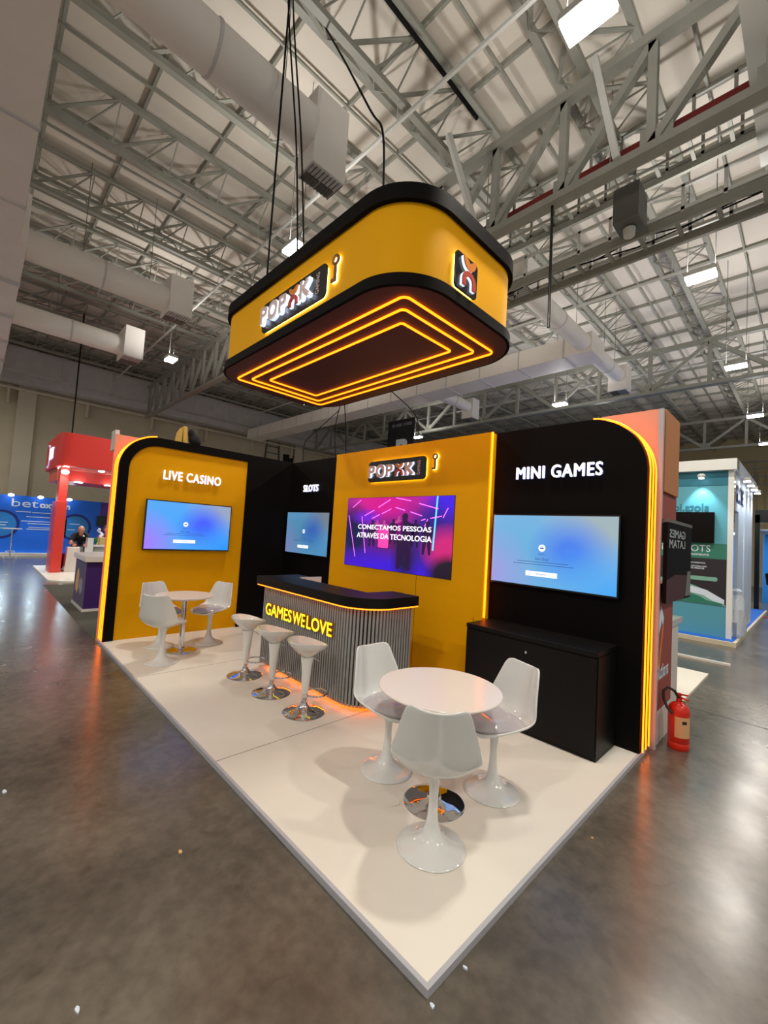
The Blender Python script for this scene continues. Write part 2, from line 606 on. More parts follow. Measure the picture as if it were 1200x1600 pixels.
# ------------------------------------------------------------------ air ducts
def round_duct(label, x, y0, y1, z, r, box_at=None, bw=.2, bd=.24, bz0=-.5, bz1=.42):
    t = thing('round_air_duct', label, 'air duct', (x, 0, z))
    d = MB().tube([(0, y0, 0), (0, y1, 0)], r, 28)
    d.build('duct', M['duct'], t, True)
    s = MB()
    n = max(2, int((y1 - y0) / 1.2))
    for i in range(1, n):
        yy = y0 + (y1 - y0) * i / n
        s.tube([(0, yy - .015, 0), (0, yy + .015, 0)], r + .012, 28)
    s.build('seam_band', M['galv'], t, True)
    for i in range(2):
        yy = y0 + (y1 - y0) * (.35 + .5 * i)
        MB().tube([(0, yy, r), (0, yy, ROOF - z)], .006, 5).build('hanger', M['steel_dark'], t)
    if box_at is not None:
        b = MB().box(-bw, bw, box_at - bd, box_at + bd, bz0, bz1).build('diffuser_box', M['duct'], t, bevel=.008)
        g = MB()
        for (a0, a1) in ((-1, 0), (0, 1)):
            for (c0, c1) in ((-1, 0), (0, 1)):
                g.m = 0 if a0 < 0 else 1
                g.box(a0 * bw * .9 + .012, a1 * bw * .9 - .012, box_at + c0 * bd * .9 + .012, box_at + c1 * bd * .9 - .012, bz0 - .012, bz0 + .002)
        for i in range(9):
            yy = box_at - bd * .9 + i * bd * .225
            g.m = 0
            g.box(-bw * .9, bw * .9, yy - .004, yy + .004, bz0 - .02, bz0 - .012)
        g.build('grille', [M['steel_dark'], M['galv']], b)
    return t


round_duct('white round air duct passing above the canopy to a box with a square grille', 2.2, -3.795, -1.45, 6.5, .25, -1.22, .18, .24, -.5, .45)
round_duct('white round air duct at mid height in the picture ending in a plain diffuser box', -3.5, -3.69, -1.33, 6.5, .27, -1.1, .3, .24, -.32, .5)
round_duct('white round air duct farthest along the hall, close above the wall duct', -7.2, -3.69, -1.38, 6.5, .27, -1.15, .4, .24, -.35, .5)
t = thing('main_air_duct', 'huge white rectangular air duct in the upper corner of the picture', 'air duct')
MB().box(-2.9, 4.2, -5.6, -3.8, 6.1, 7.3).build('duct', M['duct'], t, bevel=.01)
MB().box(-15.45, -2.9, -5.4, -3.7, 6.15, 7.1).build('duct_extension', M['duct'], t, bevel=.01)
for x in (2.2, .2, -1.6, -4.5, -6.5, -8.5, -10.5, -12.5):
    MB().box(x - .02, x + .02, -5.62, -3.69 if x < -2.9 else -3.79, 6.08, 7.32).build('seam_band', M['galv'], t)
t = thing('cross_air_duct', 'white rectangular air duct crossing the hall behind the canopy', 'air duct')
MB().box(-15.5, 2.7, 6.5, 7.35, 6.45, 6.95).build('duct', M['duct'], t, bevel=.01)
for k in range(14):
    x = 2.0 - 1.25 * k
    MB().box(x - .015, x + .015, 6.48, 7.37, 6.43, 6.97).build('seam_band', M['galv'], t)
for (x, lb) in ((2.48, 'short white round duct branching from the end of the cross duct'), (-2.75, 'short white round duct branch with a box, seen just over the amber wall')):
    round_duct(lb, x, 7.355, 9.12, 6.7, .2, 9.35, .25, .22, -.45, .3)
round_duct('short white round duct between the canopy corner and the cross duct', 2.48, 3.6, 6.495, 6.7, .2, 3.35, .24, .24, -.2, .42)
t = thing('rectangular_air_duct', 'long pale grey rectangular air duct along the far hall wall', 'air duct')
MB().prism([(-16.6, 7.2), (-15.5, 7.2), (-15.5, 8.15), (-16.6, 8.15)], XZ, -10, 20).build('duct', M['galv'], t)
MB().prism([(-16.7, 6.9), (-16.0, 6.9), (-16.0, 7.2), (-16.7, 7.2)], XZ, -10, 20).build('duct_underside', M['galv'], t)
for k in range(16):
    yy = -9 + 1.8 * k
    MB().box(-16.62, -15.46, yy - .025, yy + .025, 7.16, 8.18).build('seam_band', M['steel_light'], t)
wp = MB().tube([(-16.7, -10, 6.75), (-16.7, 27, 6.75)], .06, 8)
for k in range(12):
    wp.box(-16.995, -16.66, -8.8 + 2.7 * k, -8.72 + 2.7 * k, 6.1, 6.85)
tag(wp.build('beige_pipe', M['wallpil']), 'beige pipe on brackets along the far hall wall', 'pipe')
hb = MB()
for k in range(5):
    hb.box(-16, 13, 26.6 - .02, 26.6 + .02, 5.2 + .42 * k, 5.26 + .42 * k)
for k in range(12):
    hb.box(-15 + 2.4 * k, -14.92 + 2.4 * k, 26.5, 26.6, 4.9, 7.0)
tag(hb.build('gallery_railing', M['steel']), 'distant steel gallery railing high on the cream end wall', 'railing')

# ------------------------------------------------------------------ the stand: platform
t = thing('stand_platform', 'white stepped platform of the stand lying on the concrete floor', 'platform')
MB().box(-.16, 5.567, -2.66, .16, F, 0).build('board', M['platform'], t)
e = MB()
e.box(-.16, 5.575, -2.668, -2.66, F, .002)
e.box(5.567, 5.575, -2.66, .16, F, .002)
e.box(-.16, 5.555, -2.66, -2.648, -.001, .0018)
e.box(5.555, 5.567, -2.66, .0, -.001, .0018)
e.build('edge_strip', M['edge'], t)
s = MB()
for x in (1.635, 3.655):
    s.box(x - .0025, x + .0025, -2.648, -.02, -.001, .0012)
s.build('seam', M['seam'], t)


def arc_outline(x_end, r, h, x_in, n=16):
    """wall outline (a, z): straight at x_in, rounded top corner at x_end"""
    sg = 1 if x_end > x_in else -1
    pts = [(x_end, 0)]
    for i in range(n + 1):
        a = radians(90 * i / n)
        pts.append((x_end - sg * r + sg * r * cos(a), h - r + r * sin(a)))
    pts.append((x_in, h))
    return pts


H = 2.81
# wall with the mini games sign
t = thing('mini_games_wall', 'tall black wall with one rounded corner edged by three orange light tubes, behind the black cabinet', 'wall panel')
o = arc_outline(5.567, .5, H, 4.0)
MB().prism(o + [(4.0, 0)], XZ, 0, .24).build('panel', M['black'], t)
for k, yy in enumerate((.03, .118, .206)):
    pts = [(5.583, yy, .012)] + [(5.067 + .516 * cos(radians(90 * i / 18)), yy, H - .5 + .516 * sin(radians(90 * i / 18))) for i in range(18)]
    MB().tube(pts, .0065, 8).build('led_tube', M['led'], t, True)
# wall with the slots sign
t = thing('slots_wall', 'plain black back wall between the amber walls', 'wall panel')
MB().box(0, 1.5, 0, .15, 0, 2.8).build('panel', M['black'], t)
# wall with the live casino sign
t = thing('live_casino_wall', 'black side wall with a rounded corner, amber inset panel and three orange light tubes on its end', 'wall panel')
o = arc_outline(-2.645, .48, H, 0.0)
inner = [(-2.525, 0)]
for i in range(13):
    a = radians(90 * i / 12)
    inner.append((-2.525 + .37 - .37 * cos(a), 2.69 - .37 + .37 * sin(a)))
inner += [(-.82, 2.69), (-.82, 0), (0, 0)]
MB().prism(o[::-1] + inner, YZ, -.005, .03).build('black_frame', M['black'], t)
MB().prism(o + [(0, 0)], YZ, -.18, -.005).build('backing', M['black'], t)
MB().prism([(-2.528, .001)] + inner[1:15] + [(-.815, .001)], YZ, -.005, .002).build('amber_panel', M['yellow'], t)
for k, xx in enumerate((.012, -.07, -.152)):
    pts = [(xx, -2.657, .012)] + [(xx, -2.165 - .492 * cos(radians(90 * i / 18)), H - .48 + .492 * sin(radians(90 * i / 18))) for i in range(18)]
    MB().tube(pts, .0065, 8).build('led_tube', M['led'], t, True)
# amber wall in the middle
t = thing('amber_back_wall', 'amber yellow wall box with the video screen, standing proud of the black walls', 'wall panel')
MB().box(1.467, 4.128, -.115, .12, 0, 2.8).build('panel', M['yellow'], t)
d = MB()
d.box(3.19, 3.196, -.1165, -.114, 0, 2.05)
d.box(4.02, 4.026, -.1165, -.114, 0, .83)
d.build('door_seam', mat('dark amber groove', rgb(120, 74, 6), .7), t)
MB().tube([(4.142, -.103, .84), (4.142, -.103, 2.8)], .011, 8).build('led_tube', M['led'], t, True)

# ------------------------------------------------------------------ screens
def screen_mat(name, strength):
    m = bpy.data.materials.new(name)
    m.use_nodes = True
    nt = m.node_tree
    b = nt.nodes['Principled BSDF']
    b.inputs['Base Color'].default_value = (.01, .01, .012, 1)
    b.inputs['Roughness'].default_value = .25
    tc = nt.nodes.new('ShaderNodeTexCoord')

    def blob(cx, cy, sx, sy, prev, col, amount):
        mp = nt.nodes.new('ShaderNodeMapping')
        mp.vector_type = 'POINT'
        mp.inputs['Location'].default_value = (-cx / sx, -cy / sy, 0)
        mp.inputs['Scale'].default_value = (1 / sx, 1 / sy, 0)
        nt.links.new(tc.outputs['UV'], mp.inputs['Vector'])
        g = nt.nodes.new('ShaderNodeTexGradient')
        g.gradient_type = 'SPHERICAL'
        nt.links.new(mp.outputs[0], g.inputs[0])
        e = nt.nodes.new('ShaderNodeMath')
        e.operation = 'MULTIPLY'
        e.inputs[1].default_value = amount
        e.use_clamp = True
        nt.links.new(g.outputs['Fac'], e.inputs[0])
        mx = nt.nodes.new('ShaderNodeMix')
        mx.data_type = 'RGBA'
        nt.links.new(e.outputs[0], mx.inputs[0])
        if isinstance(prev, tuple):
            mx.inputs[6].default_value = prev
        else:
            nt.links.new(prev, mx.inputs[6])
        mx.inputs[7].default_value = col
        return mx.outputs[2]
    return m, nt, b, blob


def finish(nt, b, out, strength):
    nt.links.new(out, b.inputs['Emission Color'])
    b.inputs['Emission Strength'].default_value = strength


def tvmat(name, strength, tint):
    m, nt, b, blob = screen_mat(name, strength)
    c = blob(.3, .45, .75, .9, tint[0], tint[1], 1.0)
    c = blob(1.02, 1.02, .62, .75, c, tint[2], 1.5)
    c = blob(.66, .52, .34, .5, c, tint[3], 1.25)
    c = blob(1.0, .0, .7, .7, c, tint[4], 1.0)
    c = blob(-.02, .12, .45, .75, c, tint[5], 1.0)
    finish(nt, b, c, strength)
    return m


M['tv1'] = tvmat('blue gradient screen', 1.0, (rgb(96, 168, 240), rgb(64, 168, 255), rgb(150, 168, 196), rgb(66, 96, 255), rgb(30, 150, 255), rgb(168, 120, 255)))
M['tv2'] = tvmat('dimmer blue screen', 1.0, (rgb(96, 150, 196), rgb(74, 136, 170), rgb(112, 128, 142), rgb(54, 100, 180), rgb(66, 140, 186), rgb(120, 130, 180)))
M['tv3'] = tvmat('pale blue gradient screen', 1.0, (rgb(126, 178, 226), rgb(100, 176, 220), rgb(160, 180, 186), rgb(72, 128, 238), rgb(66, 168, 246), rgb(160, 156, 224)))
M['ui_white'] = mat('white screen graphic', (.8, .85, .95, 1), .5, emit=rgb(214, 224, 250), strength=1.0)
M['ui_dark'] = mat('dark screen graphic', (.02, .04, .1, 1), .5, emit=rgb(40, 70, 130), strength=1.0)


def quad_uv(name, p00, u, v, m, parent):
    me = bpy.data.meshes.new(name)
    p00, u, v = Vector(p00), Vector(u), Vector(v)
    me.from_pydata([p00, p00 + u, p00 + u + v, p00 + v], [], [(0, 1, 2, 3)])
    uv = me.uv_layers.new()
    for i, c in enumerate(((0, 0), (1, 0), (1, 1), (0, 1))):
        uv.data[i].uv = c
    me.materials.append(m)
    o = bpy.data.objects.new(name, me)
    COL.objects.link(o)
    o.parent = parent
    return o


def tv(label, origin, u, n, w, h, m, sc=1.0):
    """origin: lower left of the picture area on the wall; u along, n out of the wall"""
    t = thing('television', label, 'television', (0, 0, 0), 0, None)
    O, u, n, z = Vector(origin), Vector(u), Vector(n), Vector((0, 0, 1))
    fn = lambda a, b, d: O + u * a + z * b + n * d
    MB().prism([(-.014, -.018), (w + .014, -.018), (w + .014, h + .014), (-.014, h + .014)], fn, .02, .058).build('housing', M['blackgloss'], t, bevel=.004)
    MB().prism([(w * .3, h * .25), (w * .7, h * .25), (w * .7, h * .75), (w * .3, h * .75)], fn, .001, .021).build('wall_bracket', M['blackgloss'], t)
    sc_ = quad_uv('screen', fn(0, 0, .0585), u * w, z * h, m, t)
    g = MB()
    cx = w * .445
    k = 26
    g.prism([(cx + .034 * cos(2 * pi * i / k), h * .66 - h * .12 + .034 * sin(2 * pi * i / k)) for i in range(k)], fn, .0588, .0594)
    g.build('icon', M['ui_white'], sc_)
    g = MB()
    g.prism([(w * .315, h * .135), (w * .575, h * .135), (w * .575, h * .205), (w * .315, h * .205)], fn, .0588, .0594)
    g.build('button', M['ui_white'], sc_)
    g = MB()
    g.prism([(cx - .018, h * .528), (cx + .018, h * .528), (cx + .018, h * .548), (cx - .018, h * .548)], fn, .0596, .0599)
    g.prism([(cx - .013, h * .556), (cx + .013, h * .556), (cx + .013, h * .561), (cx - .013, h * .561)], fn, .0596, .0599)
    for a0, a1, bb in ((.2, .7, .3), (.235, .655, .335)):
        g.prism([(w * a0, h * bb), (w * a1, h * bb), (w * a1, h * (bb + .007)), (w * a0, h * (bb + .007))], fn, .0588, .0592)
    g.build('icon_glyph', M['ui_dark'], sc_)
    lettering('caption', 'HDMI 1', fn(cx - .035, h * .44, .0588), u, .07, .016, .0004, (M['ui_dark'],), sc_)
    lettering('caption', 'Sem Sinal', fn(cx - .065, h * .365, .0588), u, .13, .028, .0004, (M['ui_dark'],), sc_)
    lettering('caption', 'Informa\u00e7\u00f5es', fn(cx - .05, h * .155, .0595), u, .1, .02, .0004, (M['ui_dark'],), sc_)
    return t


tv('wide television with a bright blue no-signal screen on the amber side panel', (0.002, -2.27, 1.236), (0, 1, 0), (1, 0, 0), 1.2, .68, M['tv1'])
tv('television with a dim blue screen on the black back wall under the slots sign', (.1, 0, 1.24), (1, 0, 0), (0, -1, 0), 1.2, .68, M['tv2'])
tv('television with a pale blue no-signal screen above the black cabinet', (4.18, 0, 1.236), (1, 0, 0), (0, -1, 0), 1.2, .68, M['tv3'])

# video screen in the amber wall
m, nt, b, blob = screen_mat('magenta and violet video picture', 1.0)
c = blob(.5, .5, .9, .9, rgb(44, 8, 140), rgb(96, 10, 150), 1.0)
c = blob(.38, 1.0, .5, .5, c, rgb(210, 0, 140), 1.6)
c = blob(.8, 1.0, .2, .2, c, rgb(196, 20, 150), 1.1)
c = blob(.1, .5, .2, .45, c, rgb(16, 4, 56), 1.9)
c = blob(.22, .72, .2, .14, c, rgb(110, 20, 210), 1.2)
c = blob(.47, .42, .28, .36, c, rgb(96, 8, 96), 1.3)
c = blob(.45, -.08, .85, .4, c, rgb(56, 14, 214), 1.6)
c = blob(.62, .2, .14, .42, c, rgb(24, 4, 60), 1.4)
c = blob(.96, .95, .26, .3, c, rgb(64, 20, 225), 1.4)
c = blob(.83, .5, .2, .5, c, rgb(22, 20, 130), 1.3)
c = blob(.97, .34, .24, .34, c, rgb(206, 28, 120), 1.6)
c = blob(.99, .02, .2, .3, c, rgb(24, 4, 34), 2.4)
finish(nt, b, c, 1.05)
t = thing('video_wall_screen', 'magenta and violet video screen with two lines of white writing on the amber wall', 'video screen')
X0, Z0, WW, HH = 1.82, 1.181, 1.886, .947
PY = -.117
MB().box(X0 - .004, X0 + WW + .004, PY - .004, PY + .004, Z0 - .004, Z0 + HH + .004).build('frame', M['blackgloss'], t)
vs = quad_uv('picture', (X0, PY - .0055, Z0), (WW, 0, 0), (0, 0, HH), m, t)
P = lambda a, b, d=0: (X0 + a * WW, PY - .006 - d, Z0 + b * HH)


def neon(name, segs, col, w, st=1.2):
    g = MB()
    for (a, b, c_, d_) in segs:
        p, q = Vector(P(a, b)), Vector(P(c_, d_))
        g.bar(p, q, .0008, w) if abs(q.z - p.z) > 9 else g.bar(p, q, w, .0008)
    return g.build(name, mat(name + ' glow', col, .5, emit=col, strength=st), vs)


def flat_bar(g, a, b, c_, d_, w, depth=.0006):
    p, q = Vector(P(a, b)), Vector(P(c_, d_))
    d = (q - p).normalized()
    s = Vector((0, 1, 0)).cross(d) * (w / 2)
    y = Vector((0, -depth, 0))
    g.add([p - s, p + s, q + s, q - s, p - s + y, p + s + y, q + s + y, q - s + y], [(0, 1, 2, 3), (4, 5, 6, 7), (0, 1, 5, 4), (1, 2, 6, 5), (2, 3, 7, 6), (3, 0, 4, 7)])


g = MB()
for sgm in ((.06, .86, .15, .97), (.2, .74, .3, .82), (.34, .86, .46, .97), (.28, .7, .36, .76), (.38, .77, .47, .84), (.51, .99, .65, .945), (.51, .86, .6, .82),
            (.65, .8, .75, .75), (.72, .91, .88, .84), (.17, .73, .23, .2), (.02, .74, .12, .13), (.8, .71, .765, .57), (.82, .72, .91, .75), (.92, .73, .955, .85), (.745, .69, .78, .71)):
    flat_bar(g, *sgm, .012)
g.build('pink_neon_bars', mat('pink neon picture', (1, .3, 1, 1), .5, emit=rgb(236, 90, 250), strength=1.1), vs)
g = MB()
flat_bar(g, .87, 1.0, .852, .32, .022)
g.build('cyan_neon_bar', mat('cyan neon picture', (.2, .8, 1, 1), .5, emit=rgb(60, 190, 255), strength=1.2), vs)
M['silhouette'] = mat('dark silhouettes picture', (.02, .0, .05, 1), .5, emit=rgb(26, 4, 48), strength=1.0)
M['faces'] = mat('pink faces picture', (.4, .1, .2, 1), .5, emit=rgb(150, 26, 130), strength=1.0)


def figure(a, foot, top, m_):
    '''standing figure in the picture: legs, body, head, drawn as one outline'''
    hgt = top - foot
    w = hgt * .5
    half = [(.0, .42), (.16, .0), (.3, .0), (.3, .42), (.36, .5), (.42, .62), (.4, .8), (.12, .86), (.11, .9), (.14, .95), (.08, 1.0)]
    pts = [(a + x_ * w * .55, foot + y_ * hgt) for x_, y_ in half] + [(a - x_ * w * .55, foot + y_ * hgt) for x_, y_ in half[::-1][:-1]]
    MB().prism([(X0 + q[0] * WW, Z0 + q[1] * HH) for q in pts], XZ, PY - .0068, PY - .006).build('picture_figure', m_, vs)


for a_, f_, t_, m_ in ((.605, .04, .78, M['silhouette']), (.5, .36, .7, M['silhouette']), (.7, .34, .7, M['silhouette']), (.8, .26, .68, M['silhouette']), (.29, .3, .68, M['silhouette']),
                       (.55, .42, .74, M['faces']), (.41, .36, .68, M['faces']), (.34, .4, .68, M['faces'])):
    figure(a_, f_, t_, m_)
g = MB()
g.prism(rrect(X0 + .36 * WW, X0 + .46 * WW, Z0 + .3 * HH, Z0 + .56 * HH, .02, 5), XZ, PY - .0074, PY - .0066)
g.build('pink_figure', mat('pink picture', (1, .1, .5, 1), .5, emit=rgb(236, 40, 140), strength=1.0), vs)
M['caption_white'] = mat('white caption', (.9, .9, .95, 1), .5, emit=rgb(236, 236, 250), strength=1.05)
lettering('caption', 'CONECTAMOS PESSOAS', P(.135, .545, .002), (1, 0, 0), .7 * WW, .063, .001, (M['caption_white'],), vs, .012)
lettering('caption', 'ATRAV\u00c9S DA TECNOLOGIA', P(.128, .42, .002), (1, 0, 0), .712 * WW, .088, .001, (M['caption_white'],), vs, .012)

# ------------------------------------------------------------------ lit lettering on the walls
t = thing('lit_lettering', 'white lit lettering reading live casino on the amber side panel', 'sign')
lettering('letters', 'LIVE CASINO', (.012, -2.085, 2.232), (0, 1, 0), .83, .135, .022, (M['ledw'], M['ledblue']), t, .014, None, 1.12)
t = thing('lit_lettering', 'white lit lettering reading slots on the black back wall', 'sign')
lettering('letters', 'SLOTS', (.49, -.01, 2.27), (1, 0, 0), .42, .115, .022, (M['ledw'], M['ledblue']), t, .014, None, 1.12)
t = thing('lit_lettering', 'white lit lettering reading mini games on the black wall above the cabinet', 'sign')
lettering('letters', 'MINI GAMES', (4.395, -.01, 2.287), (1, 0, 0), .83, .125, .022, (M['ledw'], M['ledblue']), t, .014, None, 1.12)


def logo_sign(t, fn, u, n, L, Hh, emboss=.03):
    """dark board with POP, the two-piece X, K and GAMING; fn(a, b, d) with a in 0..L, b in 0..Hh"""
    out = MB()
    out.prism(rrect(.012, L - .012, .012, Hh - .012, .05 * Hh / .3), fn, .004, .018)
    out.build('edge_light', M['halo'], t)
    MB().prism(rrect(0, L, 0, Hh, .055 * Hh / .3), fn, .018, .034).build('board', M['blackgloss'], t, bevel=.002)
    mm = (M['letter'], M['ledside'])
    hz, b0 = Hh * .56, Hh * .21
    lettering('letter', 'P', fn(.035 * L, b0, .034), u, .125 * L, hz, emboss, mm, t, .045, n)
    lettering('letter', 'O', fn(.175 * L, b0 - .01, .034), u, .165 * L, hz + .02, emboss, mm, t, .045, n)
    lettering('letter', 'P', fn(.36 * L, b0, .034), u, .125 * L, hz, emboss, mm, t, .045, n)
    lettering('letter', 'K', fn(.69 * L, b0, .034), u, .15 * L, hz, emboss, mm, t, .045, n)
    cx = .588 * L
    rw = .07 * L
    arch(t, fn, cx, b0, rw, hz, emboss)
    g = lettering('small_letters', 'GAMING', (0, 0, 0), (1, 0, 0), Hh * .62, .045 * L, .004, (M['letter'],), t)
    up = Vector((0, 0, 1))
    for v in g.data.vertices:                      # the word runs upwards
        x, y, z = v.co
        v.co = fn(.915 * L - z, Hh * .2 + x, .0345 - y)
    return t


def arch(t, fn, cx, b0, rw, hz, emboss):
    n = 14
    ro, ri = rw, rw * .5
    hb = hz * .56
    po = [(cx - ro, b0)] + [(cx - ro * cos(pi * i / n), b0 + hb - ro * .9 + ro * .9 * sin(pi * i / n)) for i in range(n + 1)] + [(cx + ro, b0)]
    pi_ = [(cx + ri, b0)] + [(cx + ri * cos(pi * i / n), b0 + hb - ro * .9 + ri * .9 * sin(pi * i / n)) for i in range(n + 1)] + [(cx - ri, b0)]
    MB().prism(po + pi_, fn, .034 + emboss * .7, .034 + emboss).build('logo_arch', M['logo_red'], t)
    po2 = [(a * 1.0, b_) for a, b_ in po]
    MB().prism(po + pi_, fn, .034, .034 + emboss * .7).build('logo_arch_side', M['ledside'], t)
    top = b0 + hz
    low = b0 + hz * .6
    sm = [(cx - ro * .95, top), (cx - ro * .55, top - hz * .02), (cx - ro * .2, top - hz * .1), (cx, top - hz * .15), (cx + ro * .2, top - hz * .1), (cx + ro * .55, top - hz * .02), (cx + ro * .95, top)]
    sm += [(cx + ro * .95 * cos(pi * i / n), top - (top - low) * sin(pi * i / n)) for i in range(1, n)]
    MB().prism(sm, fn, .034 + emboss * .7, .034 + emboss).build('logo_cup', M['logo_orange'], t)
    MB().prism(sm, fn, .034, .034 + emboss * .7).build('logo_cup_side', M['ledside'], t)


def key_sign(t, fn, a, b, h):
    for nm, m_, d0, d1, k in (('key_glow', M['halo'], .004, .016, .9), ('key', M['logo_red'] if 0 else M['amberkey'], .016, .03, 1.0)):
        g = MB()
        r = h * .2
        cz = b + h - r
        nn = 20
        ring_o = [(a + r * k * cos(2 * pi * i / nn), cz + r * k * sin(2 * pi * i / nn)) for i in range(nn)]
        ring_i = [(a + r * .5 * cos(2 * pi * i / nn), cz + r * .5 * sin(2 * pi * i / nn)) for i in range(nn)]
        vs_ = [fn(p[0], p[1], d) for d in (d0, d1) for p in ring_o + ring_i]
        fs = []
        for i in range(nn):
            j = (i + 1) % nn
            fs += [(i, j, nn + j, nn + i), (2 * nn + i, 2 * nn + j, 3 * nn + j, 3 * nn + i), (i, j, 2 * nn + j, 2 * nn + i), (nn + i, nn + j, 3 * nn + j, 3 * nn + i)]
        g.add(vs_, fs)
        w = h * .055
        g.prism([(a - w, b), (a + w, b), (a + w, cz - r * .8), (a - w, cz - r * .8)], fn, d0, d1)
        g.prism([(a - w - h * .16, b), (a - w, b), (a - w, b + h * .12), (a - w - h * .16, b + h * .12)], fn, d0, d1)
        g.build(nm, m_, t)


M['amberkey'] = mat('dark amber key face', rgb(120, 74, 30), .5)
t = thing('logo_sign', 'dark logo board with an edge glow and a small key, above the video screen', 'sign')
fn = lambda a, b, d: Vector((2.245 + a, -.116 - d, 2.335 + b))
logo_sign(t, fn, (1, 0, 0), (0, -1, 0), 1.03, .285, .03)
key_sign(t, fn, 1.16, .11, .19)

# ------------------------------------------------------------------ hanging canopy
t = thing('hanging_canopy', 'big amber box with rounded corners and black rims hung over the stand, glowing outlines underneath', 'canopy')
cx0, cx1, cy0, cy1 = 1.7, 4.45, -1.87, -.645
rim = rrect(cx0 - .225, cx1 + .225, cy0 - .225, cy1 + .225, .47, 16)
MB().prism(rrect(cx0 - .185, cx1 + .185, cy0 - .185, cy1 + .185, .43, 16), XY, 3.47, 4.1).build('amber_skin', M['yellow'], t, True)
MB().prism(rim, XY, 3.4, 3.485).build('lower_rim', M['black'], t, True)
MB().prism(rim, XY, 4.03, 4.15).build('upper_rim', M['black'], t, True)
MB().prism(rrect(cx0 - .2, cx1 + .2, cy0 - .2, cy1 + .2, .45, 16), XY, 3.396, 3.4).build('soffit', mat('glow reddened soffit', rgb(66, 16, 10), .6), t)  # red in the soffit colour stands in for the led outlines' glow
for ins, rad in ((0, .06), (.13, .045), (.29, .03)):
    pts = [(a, b, 3.388) for a, b in rrect(cx0 + ins, cx1 - ins, cy0 + ins * .95, cy1 - ins * .95, rad, 5)]
    MB().tube(pts, .0095, 8, True).build('led_outline', M['led'], t, True)
fr = bpy.data.objects.new('logo_board', None)
COL.objects.link(fr)
fr.parent = t
fn = lambda a, b, d: Vector((2.69 + a, cy0 - .185 - d, 3.545 + b))
logo_sign(fr, fn, (1, 0, 0), (0, -1, 0), 1.06, .295, .04)
key_sign(fr, fn, 1.165, .09, .22)
sq = bpy.data.objects.new('emblem_board', None)
COL.objects.link(sq)
sq.parent = t
fn = lambda a, b, d: Vector((cx1 + .185 + d, -1.575 + a, 3.52 + b))
MB().prism(rrect(.012, .273, .012, .273, .03), fn, .004, .018).build('edge_light', M['halo'], sq)
MB().prism(rrect(0, .285, 0, .285, .035), fn, .018, .034).build('board', M['blackgloss'], sq, bevel=.002)
arch(sq, fn, .1425, .03, .085, .225, .03)

# ------------------------------------------------------------------ bar counter
t = thing('bar_counter', 'slatted grey bar counter with black top and orange glow under its edges', 'counter')
fx0, fx1, fy0, fy1, R = 1.93, 3.74, -1.415, -.76, .3
front = [(fx0, fy0)] + [(fx1 - R + R * sin(radians(90 * i / 10)), fy0 + R - R * cos(radians(90 * i / 10))) for i in range(11)] + [(fx1, fy1)]
bp = [(fx0 + .02, fy0 + .02)] + [(fx1 - R + (R - .02) * sin(radians(90 * i / 10)), fy0 + R - (R - .02) * cos(radians(90 * i / 10))) for i in range(11)] + [(fx1 - .02, fy1), (fx0 + .02, fy1)]
MB().prism(bp, XY, .055, .95).build('carcass', M['slatback'], t)
kp = [(a - .1 if a > 3 else a + .06, b + .1) for a, b in bp[:-2]] + [(fx1 - .12, fy1 - .03), (fx0 + .08, fy1 - .03)]
MB().prism(kp, XY, .0, .055).build('plinth', M['black'], t)
# slats along the front path
L = [0]
for p, q in zip(front, front[1:]):
    L.append(L[-1] + math.hypot(q[0] - p[0], q[1] - p[1]))
sl = MB()
d = .014
while d < L[-1]:
    i = max(k for k in range(len(L) - 1) if L[k] <= d)
    p, q = Vector(front[i]), Vector(front[i + 1])
    tt = (d - L[i]) / (L[i + 1] - L[i])
    c = p.lerp(q, tt)
    dr = (q - p).normalized()
    nr = Vector((dr.y, -dr.x))
    a0, a1 = c - dr * .0105, c + dr * .0105
    poly = [a0 - nr * .021, a1 - nr * .021, a1, a0]
    sl.prism([(v.x, v.y) for v in poly], XY, .045, .945)
    d += .037
MB.build(sl, 'slat_cladding', M['slat'], t)
ov = .065
so = [(fx0 - .09, -1.02), (fx0 - .09, fy0 - ov)] + [(fx1 - R + (R + ov) * sin(radians(90 * i / 10)), fy0 + R - (R + ov) * cos(radians(90 * i / 10))) for i in range(11)] + \
     [(fx1 + ov, fy1), (fx1 - .3, fy1), (fx1 - .33, -1.1), (fx0 + .28, -1.1), (fx0 + .26, -.9), (fx0 - .09, -.9)]
MB().prism(so[1:], XY, .955, 1.05).build('top_slab', M['blackwood'], t, bevel=.004)
MB().box(fx0 + .27, fx1 - .32, -1.1, -.8, .9, .985).build('inner_worktop', M['whitematt'], t)
MB().box(fx0 + .26, fx0 + .29, -1.1, -.8, .985, 1.06).build('inner_upstand', M['whitematt'], t)
lp = [(fx0 - .07, fy0 - ov + .012, .949)] + [(fx1 - R + (R + ov - .012) * sin(radians(90 * i / 10)), fy0 + R - (R + ov - .012) * cos(radians(90 * i / 10)), .949) for i in range(11)] + [(fx1 + ov - .012, fy1, .949)]
MB().tube(lp, .007, 6).build('upper_led', M['led'], t, True)
lp = [(fx0 + .07, fy0 + .075, .042)] + [(fx1 - R + (R - .075) * sin(radians(90 * i / 10)), fy0 + R - (R - .075) * cos(radians(90 * i / 10)), .042) for i in range(11)] + [(fx1 - .075, fy1 - .02, .042)]
MB().tube(lp, .008, 6).build('lower_led', M['leddim'], t, True)
t2 = thing('lit_lettering', 'yellow lit lettering reading games we love on the slatted counter front', 'sign')
